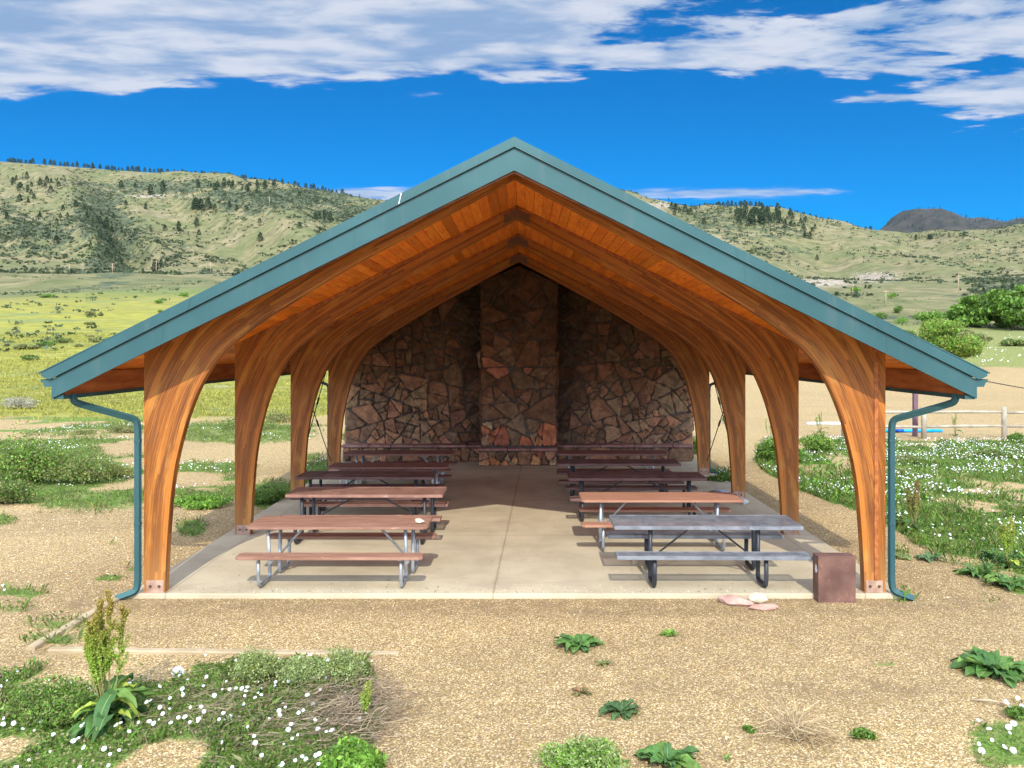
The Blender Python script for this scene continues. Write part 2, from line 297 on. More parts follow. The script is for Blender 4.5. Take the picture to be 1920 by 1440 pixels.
class MB:
    """collects shapes into one mesh; each add may carry a material index and a colour"""
    def __init__(s): s.v = []; s.f = []; s.mi = []; s.c = []; s.uv = []; s.smooth = []
    def add(s, vs, fs, mi=0, col=(1, 1, 1), uv=None, smooth=False):
        b = len(s.v); s.v.extend([tuple(x) for x in vs])
        for f in fs: s.f.append(tuple(b+i for i in f)); s.mi.append(mi); s.c.append(col); s.smooth.append(smooth)
        s.uv.extend(uv if uv else [(0, 0)]*len(vs)); return s
    def box(s, x0, x1, y0, y1, z0, z1, mi=0, col=(1, 1, 1), M4=None, ch=0.):
        if ch <= 0:
            vs = [(x, y, z) for x in (x0, x1) for y in (y0, y1) for z in (z0, z1)]
            fs = [(0, 1, 3, 2), (4, 6, 7, 5), (0, 4, 5, 1), (2, 3, 7, 6), (0, 2, 6, 4), (1, 5, 7, 3)]
        else:
            bm = bmesh.new(); bmesh.ops.create_cube(bm, size=1)
            for v in bm.verts: v.co = Vector(((x0+x1)/2+v.co.x*(x1-x0), (y0+y1)/2+v.co.y*(y1-y0), (z0+z1)/2+v.co.z*(z1-z0)))
            bmesh.ops.bevel(bm, geom=bm.edges[:], offset=ch, segments=2, affect='EDGES', profile=.5)
            bm.verts.index_update(); vs = [v.co.copy() for v in bm.verts]; fs = [[v.index for v in f.verts] for f in bm.faces]; bm.free()
        if M4 is not None: vs = [M4 @ Vector(v) for v in vs]
        return s.add(vs, fs, mi, col)
    def prism(s, poly, y0, y1, mi=0, col=(1, 1, 1)):   # poly in xz (counter-clockwise seen from -y), extruded in y
        n = len(poly); vs = [(x, y0, z) for x, z in poly]+[(x, y1, z) for x, z in poly]
        fs = [tuple(range(n)), tuple(range(2*n-1, n-1, -1))]+[(i, i+n, (i+1) % n+n, (i+1) % n) for i in range(n)]
        return s.add(vs, fs, mi, col)
    def sweep(s, path, prof, mi=0, col=(1, 1, 1), up=Vector((0, 0, 1)), smooth=True, cap=True, radii=None):
        path = [Vector(p) for p in path]; n = len(path); k = len(prof); vs = []; prev = None
        for i, p in enumerate(path):
            d = (path[min(i+1, n-1)]-path[max(i-1, 0)]).normalized()
            if prev is None:
                a = up.cross(d)
                if a.length < 1e-3: a = Vector((1, 0, 0)).cross(d)
                a.normalize()
            else:
                a = prev-d*prev.dot(d); a.normalize()
            prev = a; b = d.cross(a); r = radii[i] if radii else 1.
            for (q, w) in prof: vs.append(p+a*q*r+b*w*r)
        fs = [(i*k+j, i*k+(j+1) % k, (i+1)*k+(j+1) % k, (i+1)*k+j) for i in range(n-1) for j in range(k)]
        s.add(vs, fs, mi, col, smooth=smooth)
        if cap:
            b = len(s.v)-n*k
            s.f.append(tuple(b+j for j in range(k-1, -1, -1))); s.f.append(tuple(b+(n-1)*k+j for j in range(k)))
            s.mi += [mi, mi]; s.c += [col, col]; s.smooth += [False, False]
        return s
    def tube(s, path, r, k=8, **kw):
        return s.sweep(path, [(r*math.cos(2*math.pi*j/k), r*math.sin(2*math.pi*j/k)) for j in range(k)], **kw)
    def build(s, name, mats, parent=None, fix=True, uv=False, col=False):
        me = bpy.data.meshes.new(name); me.from_pydata(s.v, [], s.f)
        for m in (mats if isinstance(mats, (list, tuple)) else [mats]): me.materials.append(m)
        me.polygons.foreach_set('material_index', s.mi); me.polygons.foreach_set('use_smooth', s.smooth)
        if col:
            a = me.color_attributes.new('col', 'FLOAT_COLOR', 'CORNER'); arr = []
            for f, c in zip(s.f, s.c): arr.extend((*c, 1.)*len(f))
            a.data.foreach_set('color', arr)
        if uv:
            l = me.uv_layers.new(name='UVMap'); idx = np.empty(len(me.loops), dtype=np.int32); me.loops.foreach_get('vertex_index', idx)
            l.data.foreach_set('uv', np.array(s.uv, dtype=np.float32)[idx].ravel())
        if fix:
            bm = bmesh.new(); bm.from_mesh(me); bmesh.ops.recalc_face_normals(bm, faces=bm.faces[:]); bm.to_mesh(me); bm.free()
        me.update(); return link(name, me, parent)

def fillet(pts, r, n=5):
    pts = [Vector(p) for p in pts]; out = [pts[0]]
    for i in range(1, len(pts)-1):
        a, b, c = pts[i-1], pts[i], pts[i+1]; d1 = (a-b); d2 = (c-b); rr = min(r, d1.length*.48, d2.length*.48)
        p, q = b+d1.normalized()*rr, b+d2.normalized()*rr
        for j in range(n+1):
            u = j/n; out.append(p*(1-u)**2+b*2*u*(1-u)+q*u*u)
    out.append(pts[-1]); return out

def np_mesh(name, V, faces_n, cols, mats, parent=None, mi=None, smooth=False):
    """V (N,k,3): N faces of k corners each, unshared; cols (N,3)"""
    N, k, _ = V.shape; me = bpy.data.meshes.new(name)
    me.vertices.add(N*k); me.vertices.foreach_set('co', V.reshape(-1).astype(np.float32))
    me.loops.add(N*k); me.loops.foreach_set('vertex_index', np.arange(N*k, dtype=np.int32))
    me.polygons.add(N); me.polygons.foreach_set('loop_start', np.arange(0, N*k, k, dtype=np.int32)); me.polygons.foreach_set('loop_total', np.full(N, k, dtype=np.int32))
    for m in (mats if isinstance(mats, (list, tuple)) else [mats]): me.materials.append(m)
    if mi is not None: me.polygons.foreach_set('material_index', mi.astype(np.int32))
    a = me.color_attributes.new('col', 'FLOAT_COLOR', 'CORNER')
    c = np.ones((N, k, 4), dtype=np.float32); c[:, :, :3] = cols[:, None, :]; a.data.foreach_set('color', c.ravel())
    me.update(calc_edges=True); me.validate()
    return link(name, me, parent)

# numpy value noise
def _h(ix, iy, seed):
    n = (ix.astype(np.int64)*374761393+iy.astype(np.int64)*668265263+seed*982451653) & 0x7fffffff
    n = ((n ^ (n >> 13))*1274126177) & 0x7fffffff
    return ((n ^ (n >> 16)) & 0xffffff)/float(0xffffff)
def vn(x, y, seed=0):
    x = np.asarray(x, dtype=float); y = np.asarray(y, dtype=float)
    ix, iy = np.floor(x), np.floor(y); fx, fy = x-ix, y-iy; fx = fx*fx*(3-2*fx); fy = fy*fy*(3-2*fy)
    a, b, c, d = _h(ix, iy, seed), _h(ix+1, iy, seed), _h(ix, iy+1, seed), _h(ix+1, iy+1, seed)
    return (a*(1-fx)+b*fx)*(1-fy)+(c*(1-fx)+d*fx)*fy
def fbm(x, y, o=5, seed=0, g=.5):
    s = 0.; a = 1.; t_ = 0.
    for i in range(o): s = s+a*vn(x*2**i, y*2**i, seed+i*17); t_ += a; a *= g
    return s/t_
def sstep(a, b, x):
    u = np.clip((np.asarray(x, dtype=float)-a)/(b-a), 0, 1); return u*u*(3-2*u)

# ------------------------------------------------------------------ terrain
G0 = -.05
SKYX = [-1500, -600, 0, 200, 400, 560, 700, 850, 1100, 1190, 1240, 1300, 1400, 1470, 1560, 1620, 1700, 1800, 1860, 1920, 2200, 3000]
SKYY = [330, 305, 303, 318, 333, 350, 378, 395, 366, 366, 376, 390, 386, 396, 420, 434, 448, 441, 430, 418, 400, 395]
LD = np.log(np.array([30., 42, 60, 90, 130, 190, 280, 420, 560, 700]))
LY = np.array([0, 0, .35, 2.2, 6.5, 14., 25., 41., 56., 68.])     # height above the slab level, left
RY = np.array([0, 0, .15, .9, 3.6, 8.2, 16., 31., 47., 62.])
def H(x, y):
    x = np.asarray(x, dtype=float); y = np.asarray(y, dtype=float)
    R = np.maximum(y, 1.); c = CX+F*x/R; c = np.clip(c, -1500, 3000)
    b = sstep(650, 1250, c); lr = np.log(np.maximum(R, 30.))
    h = np.interp(lr, LD, LY)*(1-b)+np.interp(lr, LD, RY)*b
    h = h+(fbm(x*.012, y*.012, 4, 5)-.5)*sstep(60, 300, R)*9*(1-b*.3)+(fbm(x*.06, y*.06, 3, 9)-.5)*sstep(45, 140, R)*1.0
    ys = np.interp(c, SKYX, SKYY); hr = CH+(CY-ys)*1800/F
    f = np.interp(R, [700, 850, 1000, 1200, 1400, 1600, 1800], [0, .07, .19, .40, .66, .87, 1.])
    hh = h*(1-f)+hr*f
    spur = (fbm(c*.006+R*.0016, R*.0011, 4, 31)-.5)*115*(1-.45*b)*sstep(720, 1000, R)*(1-sstep(1500, 1790, R))
    gul = np.exp(-((c-(250-(R-900)*.10))/38.)**2)*-26*sstep(720, 950, R)*(1-sstep(1350, 1700, R))
    hh = hh+np.where(R > 700, spur+gul+(fbm(x*.02, y*.02, 4, 77)-.5)*4*sstep(700, 900, R)*(1-.6*sstep(1600, 1800, R)), 0)
    back = sstep(1800, 3200, R); hh = hh*(1-back*.75)
    return G0+hh
def ray(px, py):
    """first terrain point seen at photo pixel (px, py)"""
    R = np.exp(np.linspace(math.log(6.), math.log(1850.), 1500)); X = (px-CX)/F*R; z = CH-(py-CY)/F*R
    hit = np.where(H(X, R) >= z)[0]
    i = hit[0] if len(hit) else len(R)-1
    return Vector((X[i], R[i], float(H(X[i], R[i]))))
def gp(px, py, z=G0):
    y = (CH-z)*F/(py-CY); return Vector(((px-CX)*y/F, y, z))
def proj(x, y, z): return CX+F*x/y, CY+F*(CH-z)/y

def inpoly(px, py, poly):
    r = np.zeros(np.shape(px), dtype=bool); n = len(poly)
    for i in range(n):
        (x1, y1), (x2, y2) = poly[i], poly[(i+1) % n]
        cnd = ((y1 > py) != (y2 > py)); xi = (x2-x1)*(py-y1)/((y2-y1) if y2 != y1 else 1e-9)+x1
        r ^= cnd & (px < xi)
    return r
P_RIGHT = [(1415, 858), (1440, 815), (1500, 806), (1580, 812), (1700, 828), (2600, 826), (3300, 1400), (2400, 1230), (1925, 1118), (1850, 1095), (1800, 1064), (1740, 1047), (1695, 1005), (1640, 968), (1560, 943), (1480, 912), (1425, 878)]
P_BED = [(-300, 1300), (20, 1262), (90, 1250), (400, 1246), (690, 1238), (712, 1290), (705, 1500), (690, 1900), (-700, 1900)]
ELL = [  # (cx, cy, rx, ry, strength) green patches
    (95, 880, 130, 60, 1.), (205, 885, 60, 26, .8), (30, 920, 90, 30, .7), (380, 937, 62, 17, 1.2), (515, 930, 60, 32, 1.), (600, 890, 60, 30, .9), (450, 812, 180, 26, .62), (130, 815, 120, 10, .45),
    (150, 938, 210, 12, .6), (40, 1112, 60, 9, .8), (205, 1085, 40, 8, .75), (250, 1068, 20, 8, .7), (215, 1018, 25, 6, .55), (360, 990, 38, 20, .75), (0, 975, 40, 14, .7),
    (20, 1140, 60, 12, .5), (110, 1170, 90, 13, .60), (95, 1200, 70, 14, .7), (345, 1118, 18, 5, .6), (1340, 900, 40, 22, 1.), (1690, 1120, 30, 12, .8), (1690, 1040, 24, 12, .6),
    (1530, 1025, 25, 5, .8), (1860, 1125, 25, 7, .5), (1885, 1395, 90, 55, .8), (1600, 1370, 60, 20, .35), (1650, 1245, 42, 9, .5), (1905, 1330, 30, 16, .9), (1300, 800, 40, 60, .6), (1215, 1265, 30, 10, .3)]
def cover(px, py, x, y):
    """0..1 how green the near ground is"""
    g = np.zeros(np.shape(px))
    for cx, cy, rx, ry, s in ELL:
        r = np.sqrt(((px-cx)/rx)**2+((py-cy)/ry)**2); g = np.maximum(g, s*sstep(1.25, .55, r))
    n = fbm(x*.55, y*.55, 4, 3)
    g = np.maximum(g, inpoly(px, py, P_RIGHT)*(.35+.75*sstep(.33, .50, n+.04*(1-sstep(13, 20, y)))))
    g = np.maximum(g, inpoly(px, py, P_BED)*(.25+.9*sstep(.34, .52, fbm(x*1.1, y*1.1, 4, 8))))
    left = sstep(640, 560, px)*sstep(985, 930, py)*sstep(560, 700, py)
    g = np.maximum(g, left*(.02+.80*sstep(.50, .62, fbm(x*.35, y*.5, 4, 21))))
    return np.clip(g, 0, 1)

def axis(lim, seg):
    out = [0.]; 
    for a, st in seg:
        while out[-1] < a: out.append(out[-1]+st)
    return np.array(out)
xs = axis(0, [(8, .16), (16, .3), (40, 1.2), (150, 4.), (1300, 9.), (3000, 60.), (6000, 400.)]); xs = np.concatenate([-xs[:0:-1], xs])
ys = axis(0, [(5, .5), (18, .16), (32, .35), (60, .9), (160, 2.5), (700, 6.), (2000, 9.), (3400, 60.)]); ys = np.concatenate([np.array([-400., -150, -60, -25, -10, -4, -1.5]), ys])
GX, GY = np.meshgrid(xs, ys); GZ = H(GX, GY)
gR = np.maximum(GY, 3.)
near_n = (fbm(GX*.8, GY*.8, 4, 40)-.5)*.05*sstep(60, 30, gR)
# keep the ground below the slab and level round it
inslab = (GX > -5.6) & (GX < 5.4) & (GY > 9.9) & (GY < 24.2)
GZ = np.where(inslab, G0-.012, GZ+near_n)
PX, PY = CX+F*GX/gR, CY+F*(CH-GZ)/gR
nearm = (GY > 4) & (GY < 60)
green = np.where(nearm, cover(PX, PY, GX, GY), 0.)
yel = sstep(30, 46, GY)*sstep(700, 560, PX)*np.where(PY > 545, 1., 0.)
yel = np.maximum(yel, 0)*(1-sstep(150, 240, GY)*.9); green = np.maximum(green, sstep(34, 60, GY)*sstep(900, 700, PX)*.9)
arena = sstep(1120, 1220, PX)*sstep(28, 30, GY)*(1-sstep(86, 92, GY+(fbm(GX*.1, GY*.1, 3, 2)-.5)*10))
rl = sstep(88, 94, GY+(fbm(GX*.1, GY*.1, 3, 2)-.5)*10)*sstep(1000, 1150, PX)
green = np.maximum(green, rl*.60); green = green*(1-arena)
far = sstep(150, 230, GY+(fbm(GX*.02, GY*.02, 4, 12)-.5)*60)
SC = [(300, 350, 190, 16, .8), (185, 395, 60, 55, .9), (215, 455, 55, 60, 1.), (60, 440, 110, 40, .72), (10, 395, 60, 30, .5), (450, 375, 110, 28, .8), (560, 372, 150, 22, .95), (660, 400, 90, 20, .9),
      (100, 545, 110, 10, .35), (330, 470, 45, 26, .4), (1330, 420, 130, 34, .62), (1460, 432, 60, 20, .5), (1860, 425, 60, 14, .5), (1480, 470, 60, 10, .45), (1650, 600, 150, 26, .55), (1900, 560, 90, 40, .8), (1560, 575, 90, 12, .5)]
scr = np.zeros_like(GX)
for cx, cy, rx, ry, s in SC: scr = np.maximum(scr, s*np.exp(-(((PX-cx)/rx)**2+((PY-cy)/ry)**2)*.9))
RK = [(60, 410, 90, 18, .62), (300, 368, 130, 7, .85), (130, 470, 90, 18, .6), (1540, 530, 130, 18, .85), (1640, 520, 90, 22, .85), (1240, 385, 70, 16, .8), (1410, 440, 60, 8, .7), (150, 560, 140, 8, .5), (90, 350, 300, 14, .4), (1820, 535, 60, 10, .5)]
rock = np.zeros_like(GX)
for cx, cy, rx, ry, s in RK: rock = np.maximum(rock, .80*s*np.exp(-(((PX-cx)/rx)**2+((PY-cy)/ry)**2)))
soil = np.where(nearm, .45*sstep(.45, .6, fbm(GX*.25, GY*.4, 4, 50)), 0.)
for cx, cy, rx, ry, s in [(1560, 1292, 330, 26, 1.), (1250, 1288, 150, 22, .8), (1180, 1146, 330, 14, .9), (480, 1132, 150, 10, .8), (120, 1150, 170, 50, .7), (1480, 1385, 120, 22, .9), (300, 1185, 90, 26, .5), (700, 1260, 40, 60, .6), (60, 1230, 90, 30, .7), (330, 1060, 120, 40, .45), (1130, 1240, 60, 12, .7)]:
    soil = np.maximum(soil, np.where(nearm, s*np.exp(-(((PX-cx)/rx)**2+((PY-cy)/ry)**2)), 0.))
soil = soil*(1-.6*sstep(22, 30, GY)); soil = np.maximum(soil, sstep(11.3, 10.0, GY)*sstep(9.2, 10.2, GY)*.8)
ny, nx = GX.shape
idx = np.arange(nx*ny).reshape(ny, nx)
quads = np.stack([idx[:-1, :-1], idx[:-1, 1:], idx[1:, 1:], idx[1:, :-1]], -1).reshape(-1, 4)
me = bpy.data.meshes.new('ground')
me.vertices.add(nx*ny); me.vertices.foreach_set('co', np.stack([GX, GY, GZ], -1).astype(np.float32).ravel())
me.loops.add(quads.size); me.loops.foreach_set('vertex_index', quads.ravel().astype(np.int32))
me.polygons.add(len(quads)); me.polygons.foreach_set('loop_start', np.arange(0, quads.size, 4, dtype=np.int32)); me.polygons.foreach_set('loop_total', np.full(len(quads), 4, dtype=np.int32))
me.polygons.foreach_set('use_smooth', np.ones(len(quads), dtype=bool)); me.materials.append(M['ground'])
for nm, chs in (('cover', (green, yel, scr)), ('cover2', (rock, soil, far))):
    a = me.color_attributes.new(nm, 'FLOAT_COLOR', 'POINT')
    a.data.foreach_set('color', np.stack([*chs, np.ones_like(GX)], -1).astype(np.float32).ravel())
me.update(calc_edges=True)
tag(link('ground', me), 'gravel yard, meadow and grassy foothills', kind='structure')

# far mountain
def mountain(name, pts, Y, depth, seed):
    n = 90; m = 26; xs_ = np.linspace(pts[0][0], pts[-1][0], n); top = np.interp(xs_, [p[0] for p in pts], [p[1] for p in pts])
    V = []; 
    for j in range(m):
        f = j/(m-1); prof = math.sin(math.pi*min(f*1.0, 1.)) if f < .5 else 1-(f-.5)*1.2
        yy = Y-depth*.5+depth*f
        for i in range(n):
            X = (xs_[i]-CX)/F*Y; hz = CH+(CY-top[i])/F*Y
            r = (float(fbm(X*.0016, yy*.0016, 5, seed))-.5)*190*(prof*(1-prof)*3+.12)
            V.append((X, yy, 250+(hz-250)*prof+r+(float(fbm(X*.005, yy*.002, 4, 8))-.5)*230*prof))
    mb = MB(); mb.add(V, [(j*n+i, j*n+i+1, (j+1)*n+i+1, (j+1)*n+i) for j in range(m-1) for i in range(n-1)], smooth=True)
    return mb.build(name, M['mtn'], fix=False)
tag(mountain('mountain', [(1560, 470), (1640, 432), (1680, 408), (1700, 404), (1722, 400), (1752, 399), (1775, 404), (1800, 412), (1840, 420), (1870, 424), (1925, 414), (2000, 400), (2300, 410)], 6000, 3000, 3), 'dark brown scrubby mountain far beyond the grassy hills', kind='structure')

# ------------------------------------------------------------------ the shelter
AX = -.108; SL = .4935; TH = math.atan(SL); ZR = 5.53
AY = [10.49, 13.795, 17.10, 20.405]; AT = .13; YB = 24.3; OUT = 4.735
shelter = tag(empty('picnic_shelter', (AX, 10.49, 0)), 'open gabled picnic shelter with curved wooden arches, green metal roof edge and fieldstone end wall', 'shelter')
SH = Matrix.Translation((-AX, -10.49, 0))
def part(o, parent=shelter):                       # parts are modelled in world space and hung on the shelter's base
    o.parent = parent
    o.matrix_parent_inverse = parent.matrix_world.inverted() if False else Matrix.Identity(4)
    if parent is shelter: o.location = (-AX, -10.49, 0)
    return o
ceil_z = lambda o: ZR-SL*o

prof = [(0, 5.293), (.55, 4.999), (1.124, 4.692), (1.805, 4.326), (2.2, 4.106), (2.534, 3.905), (2.895, 3.682), (3.168, 3.512), (3.44, 3.320), (3.665, 3.135), (3.849, 2.925), (4.03, 2.62), (4.175, 2.26), (4.27, 1.93), (4.339, 1.62), (4.394, 1.25), (4.432, .80), (4.455, .42), (4.472, -.0)]
def catmull(P, per=4):
    P = [Vector((a, b)) for a, b in P]; out = []
    for i in range(len(P)-1):
        p0 = P[max(i-1, 0)]; p1 = P[i]; p2 = P[i+1]; p3 = P[min(i+2, len(P)-1)]
        for j in range(per):
            u = j/per; out.append(.5*((2*p1)+(p2-p0)*u+(2*p0-5*p1+4*p2-p3)*u*u+(3*p1-p0-3*p2+p3)*u**3))
    out.append(P[-1]); return out
inner = catmull(prof)
rows = []; ulen = 0.
for i, p in enumerate(inner):
    tn = (inner[min(i+1, len(inner)-1)]-inner[max(i-1, 0)]).normalized(); nr = Vector((-tn.y, tn.x))
    if nr.x < 0: nr = -nr
    if i: ulen += (p-inner[i-1]).length
    ts = []
    if nr.x > 1e-6: ts.append((OUT-p.x)/nr.x)
    den = nr.y+SL*nr.x
    if den > 1e-6: ts.append((ZR-SL*p.x-p.y)/den)
    tt = min(x for x in ts if x > 0); rows.append([p, p+nr*tt, ulen, tt])
rows[0][1] = Vector((0, ZR)); rows[0][3] = .237
rows[-1][1] = Vector((OUT, 0)); rows[-1][3] = OUT-rows[-1][0].x
crn = Vector((OUT, ceil_z(OUT))); k = min(range(len(rows)), key=lambda i: (rows[i][1]-crn).length); rows[k][1] = crn; rows[k][3] = (crn-rows[k][0]).length
def arch(name, s, y):
    mb = MB(); n = len(rows)
    for yy in (y, y+AT):
        vs = []; uv = []
        for a, b, u, w in rows: vs += [(AX+s*a.x, yy, a.y), (AX+s*b.x, yy, b.y)]; uv += [(u, 3.), (u, 3.+w)]
        mb.add(vs, [(2*i, 2*i+1, 2*i+3, 2*i+2) for i in range(n-1)], uv=uv)
    for kk in (0, 1):
        vs = []; uv = []
        for r in rows:
            p = r[kk]; vs += [(AX+s*p.x, y, p.y), (AX+s*p.x, y+AT, p.y)]; uv += [(r[2]+9*kk, 6.002), (r[2]+9*kk, 6.030)]
        mb.add(vs, [(2*i, 2*i+1, 2*i+3, 2*i+2) for i in range(n-1)], uv=uv)
    for r in (rows[0], rows[-1]):
        a, b = r[0], r[1]; mb.add([(AX+s*a.x, y, a.y), (AX+s*b.x, y, b.y), (AX+s*b.x, y+AT, b.y), (AX+s*a.x, y+AT, a.y)], [(0, 1, 2, 3)], uv=[(0, 0), (0, .3), (.1, .3), (.1, 0)])
    bm = bmesh.new(); o = mb.build(name, M['glulam'], fix=False, uv=True)
    bm.from_mesh(o.data); bmesh.ops.remove_doubles(bm, verts=bm.verts[:], dist=1e-5); bmesh.ops.recalc_face_normals(bm, faces=bm.faces[:]); bm.to_mesh(o.data); bm.free()
    part(o)
    # base shoe: steel plates with bolts
    for (ya, yb_) in ((y-.012, y-.001), (y+AT+.001, y+AT+.012)):
        p = MB().box(AX+s*4.483, AX+s*4.70, ya, yb_, .0, .155, ch=.003).build('base_plate', M['steel']); p.parent = o
        if ya < y:
            for bx in (4.535, 4.648):
                q = MB().tube([(AX+s*bx, ya-.018, .085), (AX+s*bx, ya+.002, .085)], .016, 6).build('bolt', M['bolt']); q.parent = o
    q = MB().box(AX+s*4.455, AX+s*4.755, y-.03, y+AT+.03, -.02, .006).build('base_plate', M['steel']); q.parent = o
    if y > 11:     # nailing strip under the deck on the arch's face
        a0, a1 = .03, 4.2
        q = MB().add([(AX+s*a0, y-.022, ceil_z(a0)-.004), (AX+s*a1, y-.022, ceil_z(a1)-.004), (AX+s*a1, y-.022, ceil_z(a1)-.062), (AX+s*a0, y-.022, ceil_z(a0)-.062)] +
                     [(AX+s*a0, y-.001, ceil_z(a0)-.004), (AX+s*a1, y-.001, ceil_z(a1)-.004), (AX+s*a1, y-.001, ceil_z(a1)-.062), (AX+s*a0, y-.001, ceil_z(a0)-.062)],
                     [(0, 1, 2, 3), (4, 5, 6, 7), (0, 1, 5, 4), (3, 2, 6, 7), (1, 2, 6, 5), (0, 3, 7, 4)]).build('nailing_strip', M['board']); q.parent = o
    return o
arches = []
for y in AY:
    for s in (-1, 1): arches.append(arch('arch', s, y))
b = MB().box(AX+4.588, AX+4.64, 10.49-.016, 10.489, .16, ceil_z(4.64)-.02, ch=.004).build('cover_strip', M['fadewood']); b.data.materials[0] = M['board']; b.parent = arches[1]
for y in AY[1:]:
    zt = ZR-.062; o = .21
    part(MB().prism([(AX-o, zt-SL*o), (AX-o, zt-SL*o-.15), (AX, zt-.15), (AX+o, zt-SL*o-.15), (AX+o, zt-SL*o), (AX, zt)], y-.032, y-.002).build('ridge_plate', M['gusset']))

# deck planks, one per width and bay
def slopeM(s): return Matrix(((s*math.cos(TH), 0, math.sin(TH)*s, AX), (0, 1, 0, 0), (-math.sin(TH), 0, math.cos(TH), ZR), (0, 0, 0, 1)))
RL = 5.556/math.cos(TH)
for s in (-1, 1):
    mb = MB(); k = 0
    while k*.152 < RL-.02:
        y = 9.93+random.random()*2
        y0 = 9.93
        while y0 < YB:
            y1 = min(y, YB); g = random.uniform(.80, 1.06); h = random.uniform(-.07, .05)
            if random.random() < .08: g *= .70
            mb.box(k*.152+.003, min((k+1)*.152-.003, RL), y0+.002, y1-.002, 0, .022, col=(g, g*(1+h), g*(1+h)), M4=slopeM(s)); y0 = y1; y += random.choice((2.4, 3.3, 3.3, 4.9))
        k += 1
    part(mb.build('ceiling_boards', M['plank'], col=True))
    rf = MB(); rf.box(.02, RL+.10, 9.89, YB+.05, .0225, .085, M4=slopeM(s))
    part(rf.build('roof_deck', M['beam']))
    sh = MB(); sh.box(.0, 5.66/math.cos(TH), 9.835, YB+.1, .0865, .10, M4=slopeM(s))
    yy = 10.3
    while yy < YB: sh.box(.05, 5.65/math.cos(TH), yy-.012, yy+.012, .10, .135, M4=slopeM(s)); yy += .406
    part(sh.build('metal_roofing', M['green']))
part(MB().prism([(AX-.16, 5.57), (AX, 5.644), (AX+.16, 5.57), (AX+.16, 5.582), (AX, 5.656), (AX-.16, 5.582)][::-1], 9.862, YB+.1).build('ridge_cap', M['green']))

for yy0, front in ((9.86, True), (YB+.01, False)):
    for s in (-1, 1):
        e = 5.556; y1 = yy0+.03
        f = MB(); P = [(AX, 5.525), (AX, 5.256), (AX+s*e, 5.256-.4933*e), (AX+s*e, 5.525-.501*e)]
        f.prism(P, yy0, y1); o = part(f.build('fascia', M['green']))
        f = MB(); e2 = 5.66; ya, yb_ = (yy0-.035, yy0-.002) if front else (y1+.002, y1+.035)
        f.prism([(AX, 5.652), (AX, 5.532), (AX+s*e, 5.532-.501*e), (AX+s*(e+.055), 5.532-.501*e+.012), (AX+s*e2, 5.652-.5*e2-.035), (AX+s*e2, 5.652-.5*e2)], ya, yb_)
        part(f.build('rake_trim', M['green']))
        if front:
            # standing lock seams of the sheet-metal trim
            for so, dx in ((1.375 if s < 0 else 2.68, .012), (3.9 if s < 0 else 4.35, .010)):
                z0 = 5.532-.501*so; q = MB().prism([(AX+s*so, z0+.002), (AX+s*(so+dx), z0-.003), (AX+s*(so+dx-.03), z0+.115+.012), (AX+s*(so-.03), z0+.12+.012)], ya-.004, ya-.0005)
                q = q.build('seam', M['paint'] if (s < 0 and so < 2) else M['green']); q.parent = o; q.location = (0, 0, 0)
            for so in ((1.9, 4.2) if s < 0 else (2.75, 4.45)):
                zt, zb = 5.525-.501*so, 5.256-.4933*so
                q = MB().prism([(AX+s*so, zt-.003), (AX+s*(so+.006), zt-.006), (AX+s*(so+.036), zb), (AX+s*(so+.03), zb+.003)], yy0-.003, yy0-.0005).build('seam', M['green']); q.parent = o
            # rake rafter just behind the fascia
            r = MB().prism([(AX+s*.0, ZR-.004), (AX+s*.0, ZR-.30), (AX+s*5.36, ceil_z(5.36)-.25), (AX+s*5.40, ceil_z(5.40)-.22), (AX+s*5.40, ceil_z(5.40)-.004)], 9.90, 9.945)
            part(r.build('rake_rafter', M['beam']))
